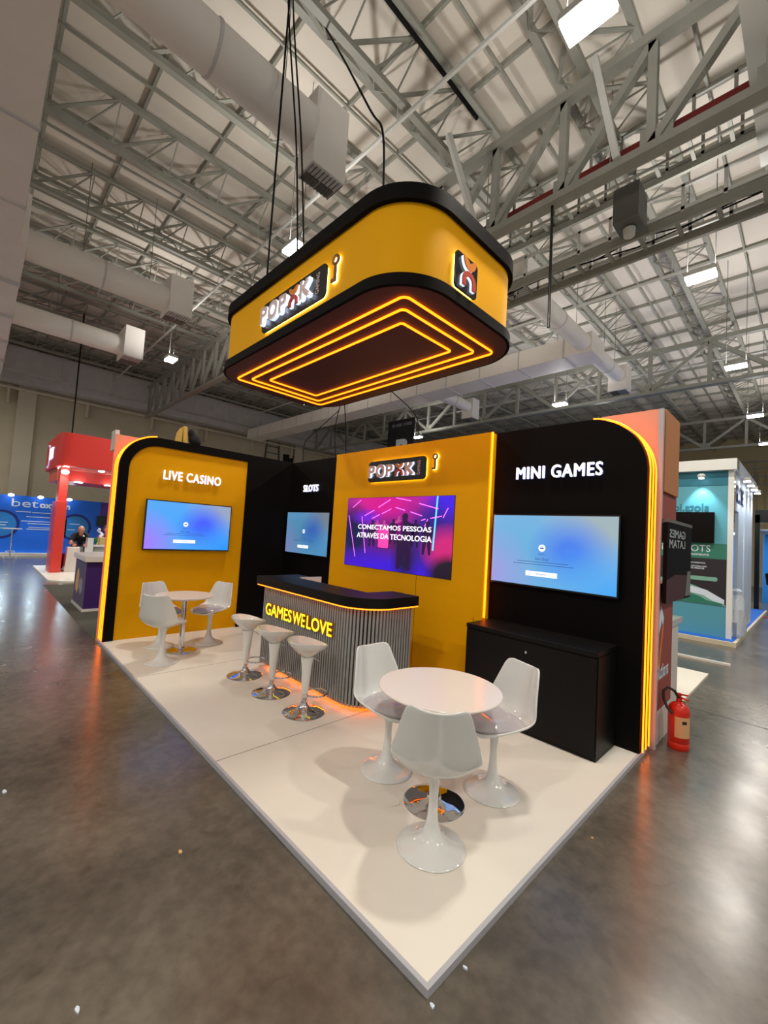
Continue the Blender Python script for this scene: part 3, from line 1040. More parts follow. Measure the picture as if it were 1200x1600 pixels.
for wd, a0, ww in (('GAMES', 0, .44), ('WE', .455, .185), ('LOVE', .665, .335)):
    lettering('letters', wd, (2.05 + 1.27 * a0, fy0 - .001, .625), (1, 0, 0), 1.27 * ww, .135, .03, (M['ledyellow'], M['amberside']), t2, .016)

# ------------------------------------------------------------------ black cabinet
t = thing('black_cabinet', 'low black storage cabinet against the wall under the pale blue television', 'cabinet')
c = MB()
c.box(4.17, 5.385, -.44, -.005, 0, .785)
c.build('body', M['blackwood'], t)
MB().box(4.17, 5.385, -.456, -.005, .79, .83).build('top', M['blackwood'], t, bevel=.003)
dd = MB().box(4.178, 5.377, -.456, -.441, .03, .775).build('door', M['blackwood'], t, bevel=.002)
MB().lathe([(.011, 0), (.011, .004), (.007, .006)], (0, 0, 0), 18).build('lock', M['chrome'], dd, True, loc=(4.795, -.457, .695)).rotation_euler = (pi / 2, 0, 0)

# ------------------------------------------------------------------ tulip chairs
def shell_mesh():
    # (forward, height, half width, side lift, side forward) from front lip to top of the back
    P_ = [(.215, .418, .10, .0, .0), (.205, .425, .165, .012, 0), (.15, .425, .205, .035, 0), (.06, .418, .222, .055, .0), (-.04, .413, .23, .075, .01),
          (-.12, .42, .235, .085, .03), (-.175, .45, .237, .075, .055), (-.205, .50, .232, .05, .075), (-.222, .56, .222, .03, .085), (-.236, .63, .205, .018, .08),
          (-.25, .70, .185, .014, .07), (-.262, .76, .168, .016, .06), (-.268, .79, .152, .018, .05), (-.271, .803, .12, .012, .035)]
    n = 14
    g = MB()
    vs, fs = [], []
    for f_, z, w, lift, fw in P_:
        for i in range(n + 1):
            s = -1 + 2 * i / n
            k = abs(s) ** 2.2
            vs.append((f_ + fw * k, s * w, z + lift * k))
    for j in range(len(P_) - 1):
        for i in range(n):
            a = j * (n + 1) + i
            fs.append((a, a + 1, a + n + 2, a + n + 1))
    g.add(vs, fs)
    return g


def make_chair(label, group):
    t = thing('tulip_chair', label, 'chair', (0, 0, 0), 0, group)
    s = shell_mesh().build('shell', M['white'], t, True)
    so_ = s.modifiers.new('thickness', 'SOLIDIFY')
    so_.thickness, so_.offset = .016, 0
    su = s.modifiers.new('smooth', 'SUBSURF')
    su.levels = su.render_levels = 2
    prof = [(.001, .0), (.18, .0), (.184, .004), (.18, .009), (.16, .016), (.12, .027), (.08, .046), (.05, .075), (.034, .115), (.027, .17), (.024, .24), (.026, .31), (.033, .36), (.048, .39), (.085, .408), (.1, .412)]
    MB().lathe(prof, (0, 0, 0), 36).build('pedestal', M['white'], t, True)
    # seat pad
    g = MB()
    n, m = 40, 7
    vs, fs = [], []
    for j in range(m + 1):
        r = j / m
        for i in range(n):
            a = 2 * pi * i / n
            ex = 2.6
            c_, s_ = cos(a), sin(a)
            px_ = abs(c_) ** (2 / ex) * (1 if c_ > 0 else -1)
            py_ = abs(s_) ** (2 / ex) * (1 if s_ > 0 else -1)
            x_ = .028 + px_ * r * .188
            y_ = py_ * r * .197
            edge = (1 - r ** 5)
            z_ = .452 + .052 * edge + .02 * abs(y_ / .19) ** 2 + .012 * max(0, -(x_) / .16) ** 2
            vs.append((x_, y_, z_))
    for j in range(m):
        for i in range(n):
            fs.append((j * n + i, j * n + (i + 1) % n, (j + 1) * n + (i + 1) % n, (j + 1) * n + i))
    base = len(vs)
    vs += [(v[0] * .97, v[1] * .97, v[2] - .016) for v in vs[m * n:(m + 1) * n]]
    for i in range(n):
        fs.append((m * n + i, m * n + (i + 1) % n, base + (i + 1) % n, base + i))
    fs.append(tuple(range(base, base + n)))
    g.add(vs, fs)
    p = g.build('seat_pad', M['cushion'], t, True)
    return t


g1, g2 = 'tulip chairs around the near table', 'tulip chairs around the far table'
c0 = make_chair('white tulip chair turned away from the viewer, nearest chair at the near table', g1)
c0.location, c0.rotation_euler = (5.125, -2.10, 0), (0, 0, math.atan2(.30, -.225))
dup(c0, (4.455, -1.775, 0), radians(-2), 'white tulip chair between the slatted counter and the near table')
dup(c0, (5.065, -1.395, 0), math.atan2(-.42, -.16), 'white tulip chair at the near table in front of the black cabinet')
c = dup(c0, (1.245, -2.29, 0), radians(132), 'white tulip chair at the far table with its back to the viewer')
c['group'] = g2
c = dup(c0, (.55, -2.11, 0), radians(20), 'white tulip chair at the far table half hidden behind another chair')
c['group'] = g2
c = dup(c0, (.70, -1.53, 0), radians(-68), 'white tulip chair at the far table on the side of the counter')
c['group'] = g2


def make_table(label, r):
    t = thing('pedestal_table', label, 'table', (0, 0, 0), 0, 'round pedestal tables')
    MB().lathe([(.001, .682), (r - .025, .682), (r - .004, .695), (r, .701), (r - .003, .706), (.001, .707)], (0, 0, 0), 64).build('top', M['whitematt'], t, True)
    MB().lathe([(.001, 0), (.188, 0), (.19, .004), (.182, .009), (.12, .019), (.06, .028), (.045, .036), (.04, .05)], (0, 0, 0), 48).build('base', M['chrome'], t, True)
    MB().lathe([(.031, .03), (.031, .66)], (0, 0, 0), 28).build('column', M['chrome'], t, True)
    b = MB().box(-.13, .13, -.02, .02, .66, .682)
    b.box(-.02, .02, -.13, .13, .66, .682)
    b.build('top_bracket', M['steel_light'], t)
    return t


tb = make_table('round white table on a chrome pedestal, in front with three chairs around it', .385)
tb.location = (4.9, -1.797, 0)
tb2 = make_table('round white table on a chrome pedestal, by the amber side panel', .345)
tb2.location = (.895, -1.955, 0)


# ------------------------------------------------------------------ bar stools
def make_stool(label):
    t = thing('bar_stool', label, 'bar stool', (0, 0, 0), 0, 'white funnel bar stools')
    # bowl seat: rim rises to the back (local -y)
    g = MB()
    n = 40
    prof = [(.045, -.115), (.07, -.098), (.105, -.072), (.145, -.04), (.175, -.012), (.188, .01), (.186, .016), (.178, .012), (.15, -.016), (.1, -.038), (.05, -.046), (.001, -.048)]
    vs, fs = [], []
    for r, z in prof:
        for i in range(n):
            a = 2 * pi * i / n
            lift = (.028 * -sin(a) + .012 * (cos(2 * a))) * (r / .188) ** 3
            vs.append((r * cos(a), r * sin(a), .612 + z + lift))
    for j in range(len(prof) - 1):
        for i in range(n):
            fs.append((j * n + i, j * n + (i + 1) % n, (j + 1) * n + (i + 1) % n, (j + 1) * n + i))
    g.add(vs, fs)
    g.build('seat', M['white'], t, True)
    MB().lathe([(.028, .17), (.031, .18), (.035, .24), (.042, .34), (.05, .43), (.056, .47), (.06, .495), (.048, .5)], (0, 0, 0), 28).build('stem', M['white'], t, True)
    MB().lathe([(.024, .03), (.024, .12), (.027, .125), (.027, .17)], (0, 0, 0), 24).build('gas_lift', M['chrome'], t, True)
    MB().lathe([(.001, 0), (.188, 0), (.19, .004), (.182, .010), (.13, .022), (.08, .036), (.05, .052), (.034, .075), (.03, .09)], (0, 0, 0), 44).build('base', M['chrome'], t, True)
    pts = [(.02, .02, .145)] + [(.105 * cos(radians(a)), .12 + .105 * sin(radians(a)), .15) for a in range(-50, 231, 20)] + [(-.02, .02, .145)]
    MB().tube(pts, .0085, 8).build('foot_ring', M['chrome'], t, True)
    MB().tube([(.02, .03, .49), (.06, .06, .475), (.1, .075, .465)], .005, 6).build('lever', M['chrome'], t, True)
    return t


s0 = make_stool('white bar stool at the end of the counter, farthest of the three')
s0.location = (2.18, -1.715, 0)
dup(s0, (2.78, -1.73, 0), .12, 'white bar stool in the middle of the three at the slatted counter')
dup(s0, (3.34, -1.72, 0), -.1, 'white bar stool nearest of the three at the slatted counter')

# ------------------------------------------------------------------ fire extinguisher
t = thing('fire_extinguisher', 'red fire extinguisher standing on the concrete floor at the end of the black wall', 'fire extinguisher', (5.735, .5, F))
MB().lathe([(.001, .0), (.074, .0), (.08, .012), (.08, .052), (.076, .058), (.08, .064), (.08, .31), (.074, .345), (.055, .37), (.03, .385), (.024, .39)], (0, 0, 0), 36).build('cylinder', M['ext'], t, True)
lb = MB()
n = 14
for (z0, z1, r_, mm) in ((.06, .29, .0808, 0),):
    ang = [radians(-100 + 95 * i / n) for i in range(n + 1)]
    lb.add([(r_ * cos(a), r_ * sin(a), z) for z in (z0 + .05, z1 - .01) for a in ang], [(i, i + 1, n + 2 + i, n + 1 + i) for i in range(n)])
lb.m = 1
ang = [radians(-62 + 26 * i / 4) for i in range(5)]
lb.add([(.0814 * cos(a), .0814 * sin(a), z) for z in (.225, .25) for a in ang], [(i, i + 1, 6 + i, 5 + i) for i in range(4)])
lb.build('paper_label', [M['label_tan'], M['greendark']], t, True)
v = MB().lathe([(.022, .385), (.022, .42), (.016, .425), (.016, .46)], (0, 0, 0), 18)
v.bar((0, 0, .45), (.07, -.05, .47), .018, .012)
v.bar((0, 0, .43), (.075, -.055, .43), .016, .01)
v.build('valve_and_handle', M['ext'], t, True)
MB().lathe([(.014, 0), (.014, .012)], (0, 0, 0), 14).build('gauge', M['brass'], t, True, loc=(.04, -.04, .4))
pts = [(0, -.01, .42), (-.03, -.025, .475), (-.075, -.045, .5), (-.105, -.06, .46), (-.1, -.07, .4), (-.07, -.085, .34), (-.03, -.088, .3)]
MB().tube(pts, .012, 8).build('hose', M['rubber'], t, True)

# ------------------------------------------------------------------ litter on the floor
for k, (x, y, sz, lb) in enumerate(((4.309, -3.097, .022, 'yellowish paper scrap on the concrete beside the platform edge'), (4.813, -3.598, .02, 'white paper scrap on the bare concrete near the bottom edge of the picture'),
                                    (5.6, -2.672, .022, 'white scrap lying at the front corner of the platform'), (5.66, -1.29, .012, 'small yellowish crumb on the concrete beside the platform'),
                                    (3.18, -3.72, .03, 'white paper scrap on the concrete at the edge of the picture'), (5.60, -2.47, .016, 'white crumb touching the side of the platform'))):
    g = MB()
    rnd = [sz * random.uniform(.4, .8) for _ in range(6)]
    g.prism([(x + r * cos(i * pi / 3), y + .6 * r * sin(i * pi / 3)) for i, r in enumerate(rnd)], XY, F, F + .006)
    tag(g.build('paper_scrap', M['print'] if k not in (0, 3) else M['label_tan']), lb, 'scrap')

# ------------------------------------------------------------------ cables of the stand
def cable(label, pts, r=.009):
    # smooth the polyline
    P_ = [Vector(p) for p in pts]
    out = []
    for i in range(len(P_) - 1):
        a, b, c_, d_ = P_[max(i - 1, 0)], P_[i], P_[i + 1], P_[min(i + 2, len(P_) - 1)]
        for k in range(6):
            u = k / 6
            out.append(.5 * ((2 * b) + (c_ - a) * u + (2 * a - 5 * b + 4 * c_ - d_) * u * u + (3 * b - a - 3 * c_ + d_) * u ** 3))
    out.append(P_[-1])
    return tag(MB().tube(out, r, 6).build('power_cable', M['cable'], None, True), label, 'cable')


cable('black cable hanging straight down to the canopy beside its logo board', [(2.5, -1.98, 4.12), (2.5, -1.98, 5.6), (2.51, -1.98, 7.0), (2.52, -1.98, 8.5)], .012)
cable('black cable hanging to the canopy, first of a close pair', [(2.8, -1.79, 4.15), (2.73, -1.88, 5.6), (2.58, -2.02, 7.2), (2.5, -2.08, 8.5)], .01)
cable('black cable hanging to the canopy, second of a close pair', [(2.86, -1.75, 4.15), (2.78, -1.85, 5.6), (2.64, -2.0, 7.2), (2.56, -2.04, 8.5)], .01)
cable('black cable sagging from the roof to the upper rim of the canopy', [(1.83, -1.3, 8.6), (2.6, -1.3, 7.25), (3.2, -1.3, 6.15), (3.41, -1.3, 5.79), (3.48, -1.3, 5.2), (3.5, -1.3, 4.15)], .012)
cable('thick black cable strapped along the roof joist above the canopy', [(2.75, -1.6, 8.35), (2.76, .4, 8.33), (2.77, 1.2, 8.3)], .035)
cable('black cable hanging from behind the canopy to the black corner wall', [(1.6, -.25, 3.42), (1.2, -.2, 3.3), (.55, -.1, 3.1), (.45, -.05, 2.8)], .0065)
cable('black cable slanting from the canopy to the top of the black slots wall', [(1.9, -.45, 3.4), (1.35, -.1, 3.2), (1.22, .05, 2.81)], .0065)
cable('black cable slanting from the canopy to the corner of the amber wall', [(2.0, -.45, 3.4), (1.62, -.1, 3.15), (1.47, .05, 2.81)], .0065)
cable('black cable dropping from the canopy behind the amber wall', [(2.9, -.44, 3.4), (2.86, .1, 3.2), (2.84, .14, 2.75)], .0065)
cable('thin dark cable hanging in front of the far hall wall beside the red canopy', [(-9.6, -2.0, 3.95), (-9.62, -2.0, 6.0), (-9.6, -2.0, 8.0)], .02)
cable('white cable coiled beside the pedestal of the near chairs', [(4.62, -1.98, .004), (4.7, -1.95, .004), (4.78, -1.98, .004), (4.76, -2.04, .004)], .004).data.materials[0] = M['whitematt']

# ------------------------------------------------------------------ neighbour behind: salmon walls
t = thing('neighbour_partition', 'salmon and brick red end wall of the next stand behind the black mini games wall and fire extinguisher', 'wall panel')
MB().box(5.1, 5.575, .27, .3, F, 2.9).build('panel', M['salmon'], t)
MB().box(5.575, 5.615, .265, .305, F, 2.9).build('edge_profile', M['edge'], t)
MB().box(5.1, 5.625, .31, .84, 2.17, 2.9).build('fascia_box', M['tan'], t)
MB().box(5.1, 5.61, .84, .86, 2.165, 2.905).build('fascia_edge', M['white'], t)
MB().box(5.1, 5.60, .31, .9, 1.93, 2.165).build('header_panel', M['brick'], t)
MB().box(5.1, 5.6, .31, .86, .26, 1.36).build('brick_red_panel', M['brick'], t)
MB().box(5.1, 5.598, .31, .86, F, .26).build('plinth', M['whitematt'], t)
lg = MB()
fn = lambda a, b, d: Vector((5.6 + d, .32 + a, b))
lg.prism([(.0, 1.0), (.1, 1.16), (.2, 1.05), (.17, .98), (.12, 1.04), (.1, .99), (.02, .9)], fn, 0, .003)
lg.build('panel_logo', M['print'], t)
lg = MB().prism([(.04, .62), (.08, .6), (.2, .98), (.17, .99)], fn, 0, .003)
lg.build('logo_stroke', M['logo_orange'], t)
lettering('letters', 'olutions', (5.6, .31, .52), (0, 1, 0), .42, .13, .003, (M['print'],), t, .01)
t = thing('white_side_counter', 'white counter standing at the edge of the next stand behind the brick red panel', 'counter')
MB().box(4.6, 5.53, 1.0, 1.5, F + .03, .9).build('body', M['whitematt'], t)
MB().box(4.55, 5.56, .96, 1.54, .9, .96).build('top', M['white'], t)
t = thing('edge_television', 'black television seen edge-on with a painted reflection of mirrored lettering on its face, over the brick red panel', 'television')
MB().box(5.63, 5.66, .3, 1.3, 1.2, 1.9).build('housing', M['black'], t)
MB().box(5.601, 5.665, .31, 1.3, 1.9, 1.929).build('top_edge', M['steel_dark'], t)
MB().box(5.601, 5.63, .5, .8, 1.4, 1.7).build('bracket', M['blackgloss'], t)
g = MB().prism([(.3, 1.2), (1.0, 1.2), (1.12, 1.42), (.62, 1.44), (.3, 1.4)], YZ, 5.6605, 5.6615)  # dark red reflection on the screen, painted as a flat shape
g.build('dark_red_glare', mat('painted dark red reflection', rgb(60, 10, 14), .6), t)
g = MB().prism([(1.05, 1.22), (1.29, 1.22), (1.29, 1.46), (1.14, 1.46)], YZ, 5.6605, 5.6615)  # grey reflection, likewise painted on
g.build('grey_glare', mat('painted grey reflection', rgb(110, 110, 106), .6), t)
for s_, z_ in (('GAMES', 1.77), ('LATAM', 1.68)):  # reflected writing modelled as mirrored letters in plain colour
    o_ = lettering('mirrored_letters', s_, (5.661, 1.0, z_), (0, -1, 0), .64, .075, -.001, (mat('painted mirrored reflection', rgb(150, 160, 156), .4),), t, .02)
t = thing('neighbour_platform', 'white platform corner of the next stand jutting out behind the fire extinguisher', 'platform')
MB().box(-.2, 5.53, .92, 3.44, F, F + .03).build('board', M['platform'], t)
t = tag(MB().box(3.4, 5.66, 4.36, 4.45, F, F + .03).build('floor_batten', M['whitematt']), 'white batten lying on the concrete in the aisle before the teal stand', 'batten')

# neighbour at the side
t = thing('salmon_side_panel', 'salmon panel with a white edge showing above the rounded corner of the live casino wall', 'wall panel')
MB().box(-.24, -.2, -2.67, -1.2, F, 2.795).build('panel', M['salmon'], t)
MB().box(-.46, -.24, -2.67, -2.62, 2.58, 2.86).build('white_bracket_box', M['white'], t)
b = MB()
b.prism([(-1.95, 2.812), (-1.86, 2.812), (-1.85, 3.03), (-1.88, 3.04), (-1.93, 2.95)], YZ, -.1, -.04)
b.prism([(-1.845, 2.812), (-1.775, 2.812), (-1.8, 3.06), (-1.855, 3.07)], YZ, -.09, -.03)
tag(b.build('foam_wedge', M['foam'], None, bevel=.008), 'yellow foam pieces leaning together on top of the live casino wall', 'foam')
g = MB().ball((-.07, -1.67, 2.9), .05, .09, .092).ball((-.07, -1.72, 2.98), .042, .05, .08).ball((-.07, -1.62, 2.87), .045, .05, .06)
tag(g.build('black_bag', M['shirt'], None, True), 'black cloth bag lying on top of the live casino wall', 'bag')
t = thing('fixed_ladder', 'grey fixed ladder on the far hall wall above the black corner', 'ladder', (-16.9, 8.9, 0))
l = MB()
for dy in (-.45, .45):
    l.bar((0, dy * 1.25, 4.4), (0, dy * .8, 7.6), .07)
for k in range(8):
    l.bar((0, -.52 + .02 * k, 4.6 + .4 * k), (0, .52 - .02 * k, 4.6 + .4 * k), .05)
l.build('rails_and_rungs', M['steel_dark'], t)
t = thing('dark_monitor', 'small dark monitor against the far wall beside the fixed ladder', 'monitor')
MB().box(-16.995, -16.9, 9.7, 10.7, 5.1, 6.3).build('housing', M['blackgloss'], t)

# hanging aisle sign
t = thing('hanging_sign', 'black hanging banner with a big white letter seen over the amber wall', 'sign')
MB().box(-6.85, -5.3, 8.98, 9.02, 4.3, 6.66).build('banner', mat('black banner', rgb(22, 18, 28), .6), t)
lettering('letter', 'B', (-6.3, 8.979, 4.85), (1, 0, 0), .75, .95, .004, (M['print'],), t, .05)
g = MB()
for a0, a1 in ((-6.6, -6.42), (-6.36, -6.0), (-5.9, -5.78), (-5.74, -5.42)):
    g.prism(rrect(a0, a1, 6.36, 6.5, .03, 4), XZ, 8.978, 8.98)
g.build('small_marks', mat('grey print', rgb(110, 108, 122), .6), t)
g = MB()
for xx in (-6.7, -5.45):
    g.tube([(xx, 9, 6.66), (xx, 9, ROOF)], .01, 5)
g.build('wire', M['steel_dark'], t)

# ------------------------------------------------------------------ teal stand across the aisle
t = thing('teal_stand', 'teal and white exhibition stand across the aisle at the side of the black wall', 'exhibition stand')
MB().box(-.3, 5.55, 6.15, 13.5, F, .05).build('platform_rim', mat('cream platform side', rgb(206, 196, 172), .6), t)
MB().box(-.3, 5.5, 6.22, 13.45, .05, .056).build('platform_carpet', M['bluefloor'], t)
MB().box(-.2, 5.36, 6.5, 6.62, .056, 3.3).build('teal_wall', M['teal'], t)
MB().box(-.2, 5.36, 6.49, 6.5, 3.02, 3.3).build('upper_band', M['tealdark'], t)
MB().box(5.36, 5.45, 6.48, 6.66, .056, 3.42).build('corner_post', M['white'], t)
MB().box(-.3, 5.5, 6.36, 6.72, 3.3, 3.52).build('roof_fascia', M['white'], t, bevel=.01)
MB().box(5.3, 5.5, 6.72, 10.2, 3.28, 3.52).build('side_fascia', M['cool'], t)
w = MB()
w.box(5.36, 5.44, 6.66, 7.3, 2.55, 3.3)
w.box(5.36, 5.44, 7.3, 8.2, .056, 3.3)
w.build('side_wall', M['cool'], t)
MB().box(5.3, 5.46, 8.2, 9.8, .056, 3.4).build('end_wall', M['cool'], t)
MB().box(4.6, 5.36, 7.25, 7.3, .056, 2.2).build('navy_panel', M['navy'], t)
MB().box(4.6, 5.36, 7.24, 7.3, 2.2, 2.6).build('green_panel', M['green'], t)
MB().box(-.2, 5.36, 6.492, 6.5, 1.56, 1.86).build('green_strip', M['green'], t)
MB().box(-.2, 5.36, 6.493, 6.5, .66, 1.56).build('dark_print', M['greendark'], t)
g = MB().prism([(5.36, .66)] + [(4.1 + 1.3 * cos(radians(a)), .5 + .62 * sin(radians(a))) for a in range(16, 180, 6)] + [(2.9, .66)], XZ, 6.489, 6.4935)
g.build('globe_print', M['greenline'], t)
for pl_, m_ in (([(4.5, .95), (4.75, 1.0), (5.05, .94), (5.33, .78), (5.33, .7), (5.15, .74), (5.0, .83), (4.8, .86), (4.7, .93), (4.58, .88)], M['print']),
                ([(4.7, .86), (4.82, .84), (4.95, .8), (5.05, .74), (5.3, .7), (5.3, .665), (4.6, .665), (4.66, .76)], M['green'])):
    MB().prism(pl_, XZ, 6.486, 6.4895).build('map_print', m_, t)
g = MB()
for x0, x1, z0, z1 in ((4.5, 4.74, 1.15, 1.22), (4.5, 4.76, 1.26, 1.33), (4.78, 5.22, 1.12, 1.2)):
    g.prism(rrect(x0, x1, z0, z1, .03, 4), XZ, 6.489, 6.4935)
g.build('pill_print', M['greenline'], t)
mp = (M['print'],)
lettering('letters', 'THE SLOTS', (4.24, 6.491, 1.69), (1, 0, 0), .86, .13, .003, mp, t)
lettering('small_letters', 'TOURNAMENTS', (4.6, 6.491, 1.61), (1, 0, 0), .48, .04, .003, mp, t, .02)
lettering('small_letters', 'NO ADDITIONAL COST', (4.7, 6.491, 1.38), (1, 0, 0), .35, .03, .003, mp, t, .02)
lettering('small_letters', 'FOR THE OPERATOR', (4.7, 6.491, 1.34), (1, 0, 0), .31, .03, .003, mp, t, .02)
lettering('small_letters', 'MINIMUM PRIZES POOL', (4.7, 6.491, 1.45), (1, 0, 0), .33, .028, .003, mp, t, .02)
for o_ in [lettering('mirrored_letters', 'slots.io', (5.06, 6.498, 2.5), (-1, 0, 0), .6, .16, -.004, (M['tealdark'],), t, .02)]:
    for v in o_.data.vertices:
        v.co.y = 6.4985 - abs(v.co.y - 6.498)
lettering('side_letters', 'GLOBE', (5.441, 6.8, 2.72), (0, 1, 0), 1.3, .36, .004, (M['navy'],), t, .02)
sp = MB().ball((4.95, 6.36, 3.2), .07, .06, .05)
sp.build('spot_housing', M['steel_light'], t, True)
MB().prism([(4.95 + .045 * cos(i * pi / 8), 6.36 + .045 * sin(i * pi / 8)) for i in range(16)], XY, 3.142, 3.15).build('spot_lens', M['spot'], t)


def spot_light(parent, loc, rot, energy, col, ang=70, r=.04):
    ld = bpy.data.lights.new('spot_light', 'SPOT')
    ld.energy, ld.color, ld.spot_size, ld.spot_blend, ld.shadow_soft_size = energy, col, radians(ang), .6, r
    lo = bpy.data.objects.new('spot_light', ld)
    COL.objects.link(lo)
    lo.parent = parent
    lo.location, lo.rotation_euler = loc, rot
    return lo


spot_light(t, (4.95, 6.33, 3.13), (radians(12), 0, 0), 60, (.75, .95, 1), 75)
for k in range(4):
    hs = MB().box(5.5, 5.62, 7.3 + .75 * k, 7.45 + .75 * k, 3.2, 3.27).build('side_spot', M['steel_light'], t)
    MB().box(5.505, 5.615, 7.305 + .75 * k, 7.445 + .75 * k, 3.185, 3.2).build('lens', M['spot'], hs)
for k in range(4):
    spot_light(t, (5.57, 7.375 + .75 * k, 3.17), (0, radians(-14), 0), 70, (.85, .92, 1), 110)
tag(MB().box(4.0, 5.16, 6.42, 6.488, 1.87, 2.48).build('dark_television', M['blackgloss'], None, bevel=.005), 'switched-off black television on the teal wall', 'television').data.materials[0] = M['black']
g = MB()
n = 18
vs_, fs_ = [], []
for (r, z) in ((.001, .057), (.16, .057), (.2, .12), (.21, .35), (.19, .6), (.12, .8), (.07, .88), (.1, .95), (.03, 1.0)):
    for i in range(n):
        a = 2 * pi * i / n
        k = 1 + .16 * sin(5 * a + z * 9) + .1 * sin(3 * a - z * 14)
        vs_.append((5.47 + r * k * cos(a) * .72, 7.02 + r * k * sin(a) * 1.15, z))
for j in range(8):
    for i in range(n):
        fs_.append((j * n + i, j * n + (i + 1) % n, (j + 1) * n + (i + 1) % n, (j + 1) * n + i))
tag(g.add(vs_, fs_).build('plastic_bag', M['plastic_clear'], None, True), 'big clear plastic bag standing at the corner of the teal stand', 'bag')
# stand farther along the aisle
t = thing('black_framed_stand', 'black framed stand with a blue lit back wall farther along the aisle', 'exhibition stand')
g = MB()
g.box(5.2, 5.32, 13.9, 14.02, F, 3.0)
g.box(5.2, 9.5, 13.9, 14.02, 2.75, 3.15)
g.build('frame', M['blackgloss'], t)
MB().box(5.2, 9.5, 17.0, 17.1, F, 2.7).build('blue_wall', M['bluelight'], t)
MB().box(5.25, 9.5, 14.02, 17.0, 2.5, 2.55).build('white_slat_ceiling', M['cool'], t)
g = MB().lathe([(.02, .0), (.25, .02), (.03, .05), (.03, .75), (.3, .8), (.34, 1.15), (.3, 1.18)], (5.75, 14.6, F), 20)
g.build('black_counter', M['blackgloss'], t, True)
ld = bpy.data.lights.new('stand_light', 'AREA')
ld.energy, ld.size, ld.color = 60, .6, (.75, .88, 1)
lo = bpy.data.objects.new('stand_light', ld)
COL.objects.link(lo)
lo.parent, lo.location = t, (6.3, 15.8, 2.45)
tag(MB().box(5.3, 7.5, 12.1, 12.16, F, F + .02).build('red_tape', mat('red tape', rgb(214, 60, 60), .5)), 'red strip on the floor of the aisle beyond the teal stand', 'tape')

# ------------------------------------------------------------------ stands along the far aisle at the other side
t = thing('blue_stand', 'long blue printed stand wall with white lettering in front of the far hall wall', 'exhibition stand')
MB().box(-14.6, -14.4, -8.5, -.2, F + .12, 2.24).build('blue_wall', M['blue'], t)
MB().box(-16.4, -14.2, -8.6, 2.6, F, F + .12).build('platform', M['platform'], t)
MB().box(-14.6, -14.4, -.2, 2.5, F + .12, 2.24).build('purple_wall', mat('purple printed wall', rgb(84, 50, 150), .5, noise=.35, nscale=5), t)
BX = -14.398
lettering('letters', 'bet', (BX, -3.0, 1.82), (0, 1, 0), .78, .3, .004, mp, t)
lettering('letters', 'oxygen', (BX, -2.18, 1.75), (0, 1, 0), .95, .25, .004, mp, t, .03)
for cy_, cz_, r_ in ((-3.25, 1.14, .45), (-1.0, 1.14, .45)):
    MB().prism([(cy_ + (r_ + .09) * cos(i * pi / 20), cz_ + (r_ + .09) * sin(i * pi / 20)) for i in range(40)], YZ, BX - .004, BX).build('ring_print', M['bluedark'], t)
    MB().prism([(cy_ + r_ * cos(i * pi / 20), cz_ + r_ * sin(i * pi / 20)) for i in range(40)], YZ, BX - .002, BX + .004).build('disc_print', M['bluelight'], t)
g = MB()
for a, b, z_ in ((-2.86, -2.42, 1.63), (-2.38, -1.5, 1.62), (-2.55, -1.5, 1.45), (-2.67, -1.5, 1.28), (-2.48, -1.5, 1.19), (-2.45, -1.5, 1.05), (-2.5, -1.5, .98),
                 (-3.5, -3.05, 1.2), (-3.5, -3.1, 1.1), (-3.5, -3.1, .98), (-1.2, -.85, 1.25), (-1.25, -1.0, 1.02)):
    g.box(BX - .002, BX + .006, a, b, z_, z_ + .025)
g.build('fine_print', M['print'], t)
for k, cy_ in enumerate((-3.95, -3.05, -2.2, -1.31)):
    MB().box(-14.4, -14.12, cy_ - .03, cy_ + .03, 2.24, 2.27).build('spot_arm', M['steel_light'], t)
    MB().ball((-14.12, cy_, 2.23), .09, .09, .05).build('spot_lens', M['spot'], t, True)
    spot_light(t, (-14.05, cy_, 2.2), (0, radians(-28), 0), 110, (.7, .9, 1), 120)
tag(MB().box(-14.36, -14.28, -.3, .8, 1.24, 1.66).build('dark_television', M['blackgloss'], None), 'black television on the purple part of the far printed wall', 'television')
t = thing('high_table', 'high white bistro table in front of the blue wall', 'table', (-13.5, -2.94, F))
MB().lathe([(.001, 1.03), (.27, 1.03), (.27, 1.06), (.001, 1.06)], (0, 0, 0), 28).build('top', M['whitematt'], t)
MB().lathe([(.02, .05), (.02, 1.03)], (0, 0, 0), 12).build('stem', M['chrome'], t)
g = MB()
for k in range(4):
    a = pi / 4 + k * pi / 2
    g.tube([(0, 0, .25), (.14 * cos(a), .14 * sin(a), .24), (.22 * cos(a), .22 * sin(a), .1), (.24 * cos(a), .24 * sin(a), .0)], .014, 6)
g.build('feet', M['white'], t, True)
tag(MB().box(-14.05, -13.2, -4.4, -3.25, F, F + .03).build('flat_cardboard', M['label_tan']), 'flat beige cardboard lying on the floor before the blue wall', 'cardboard')

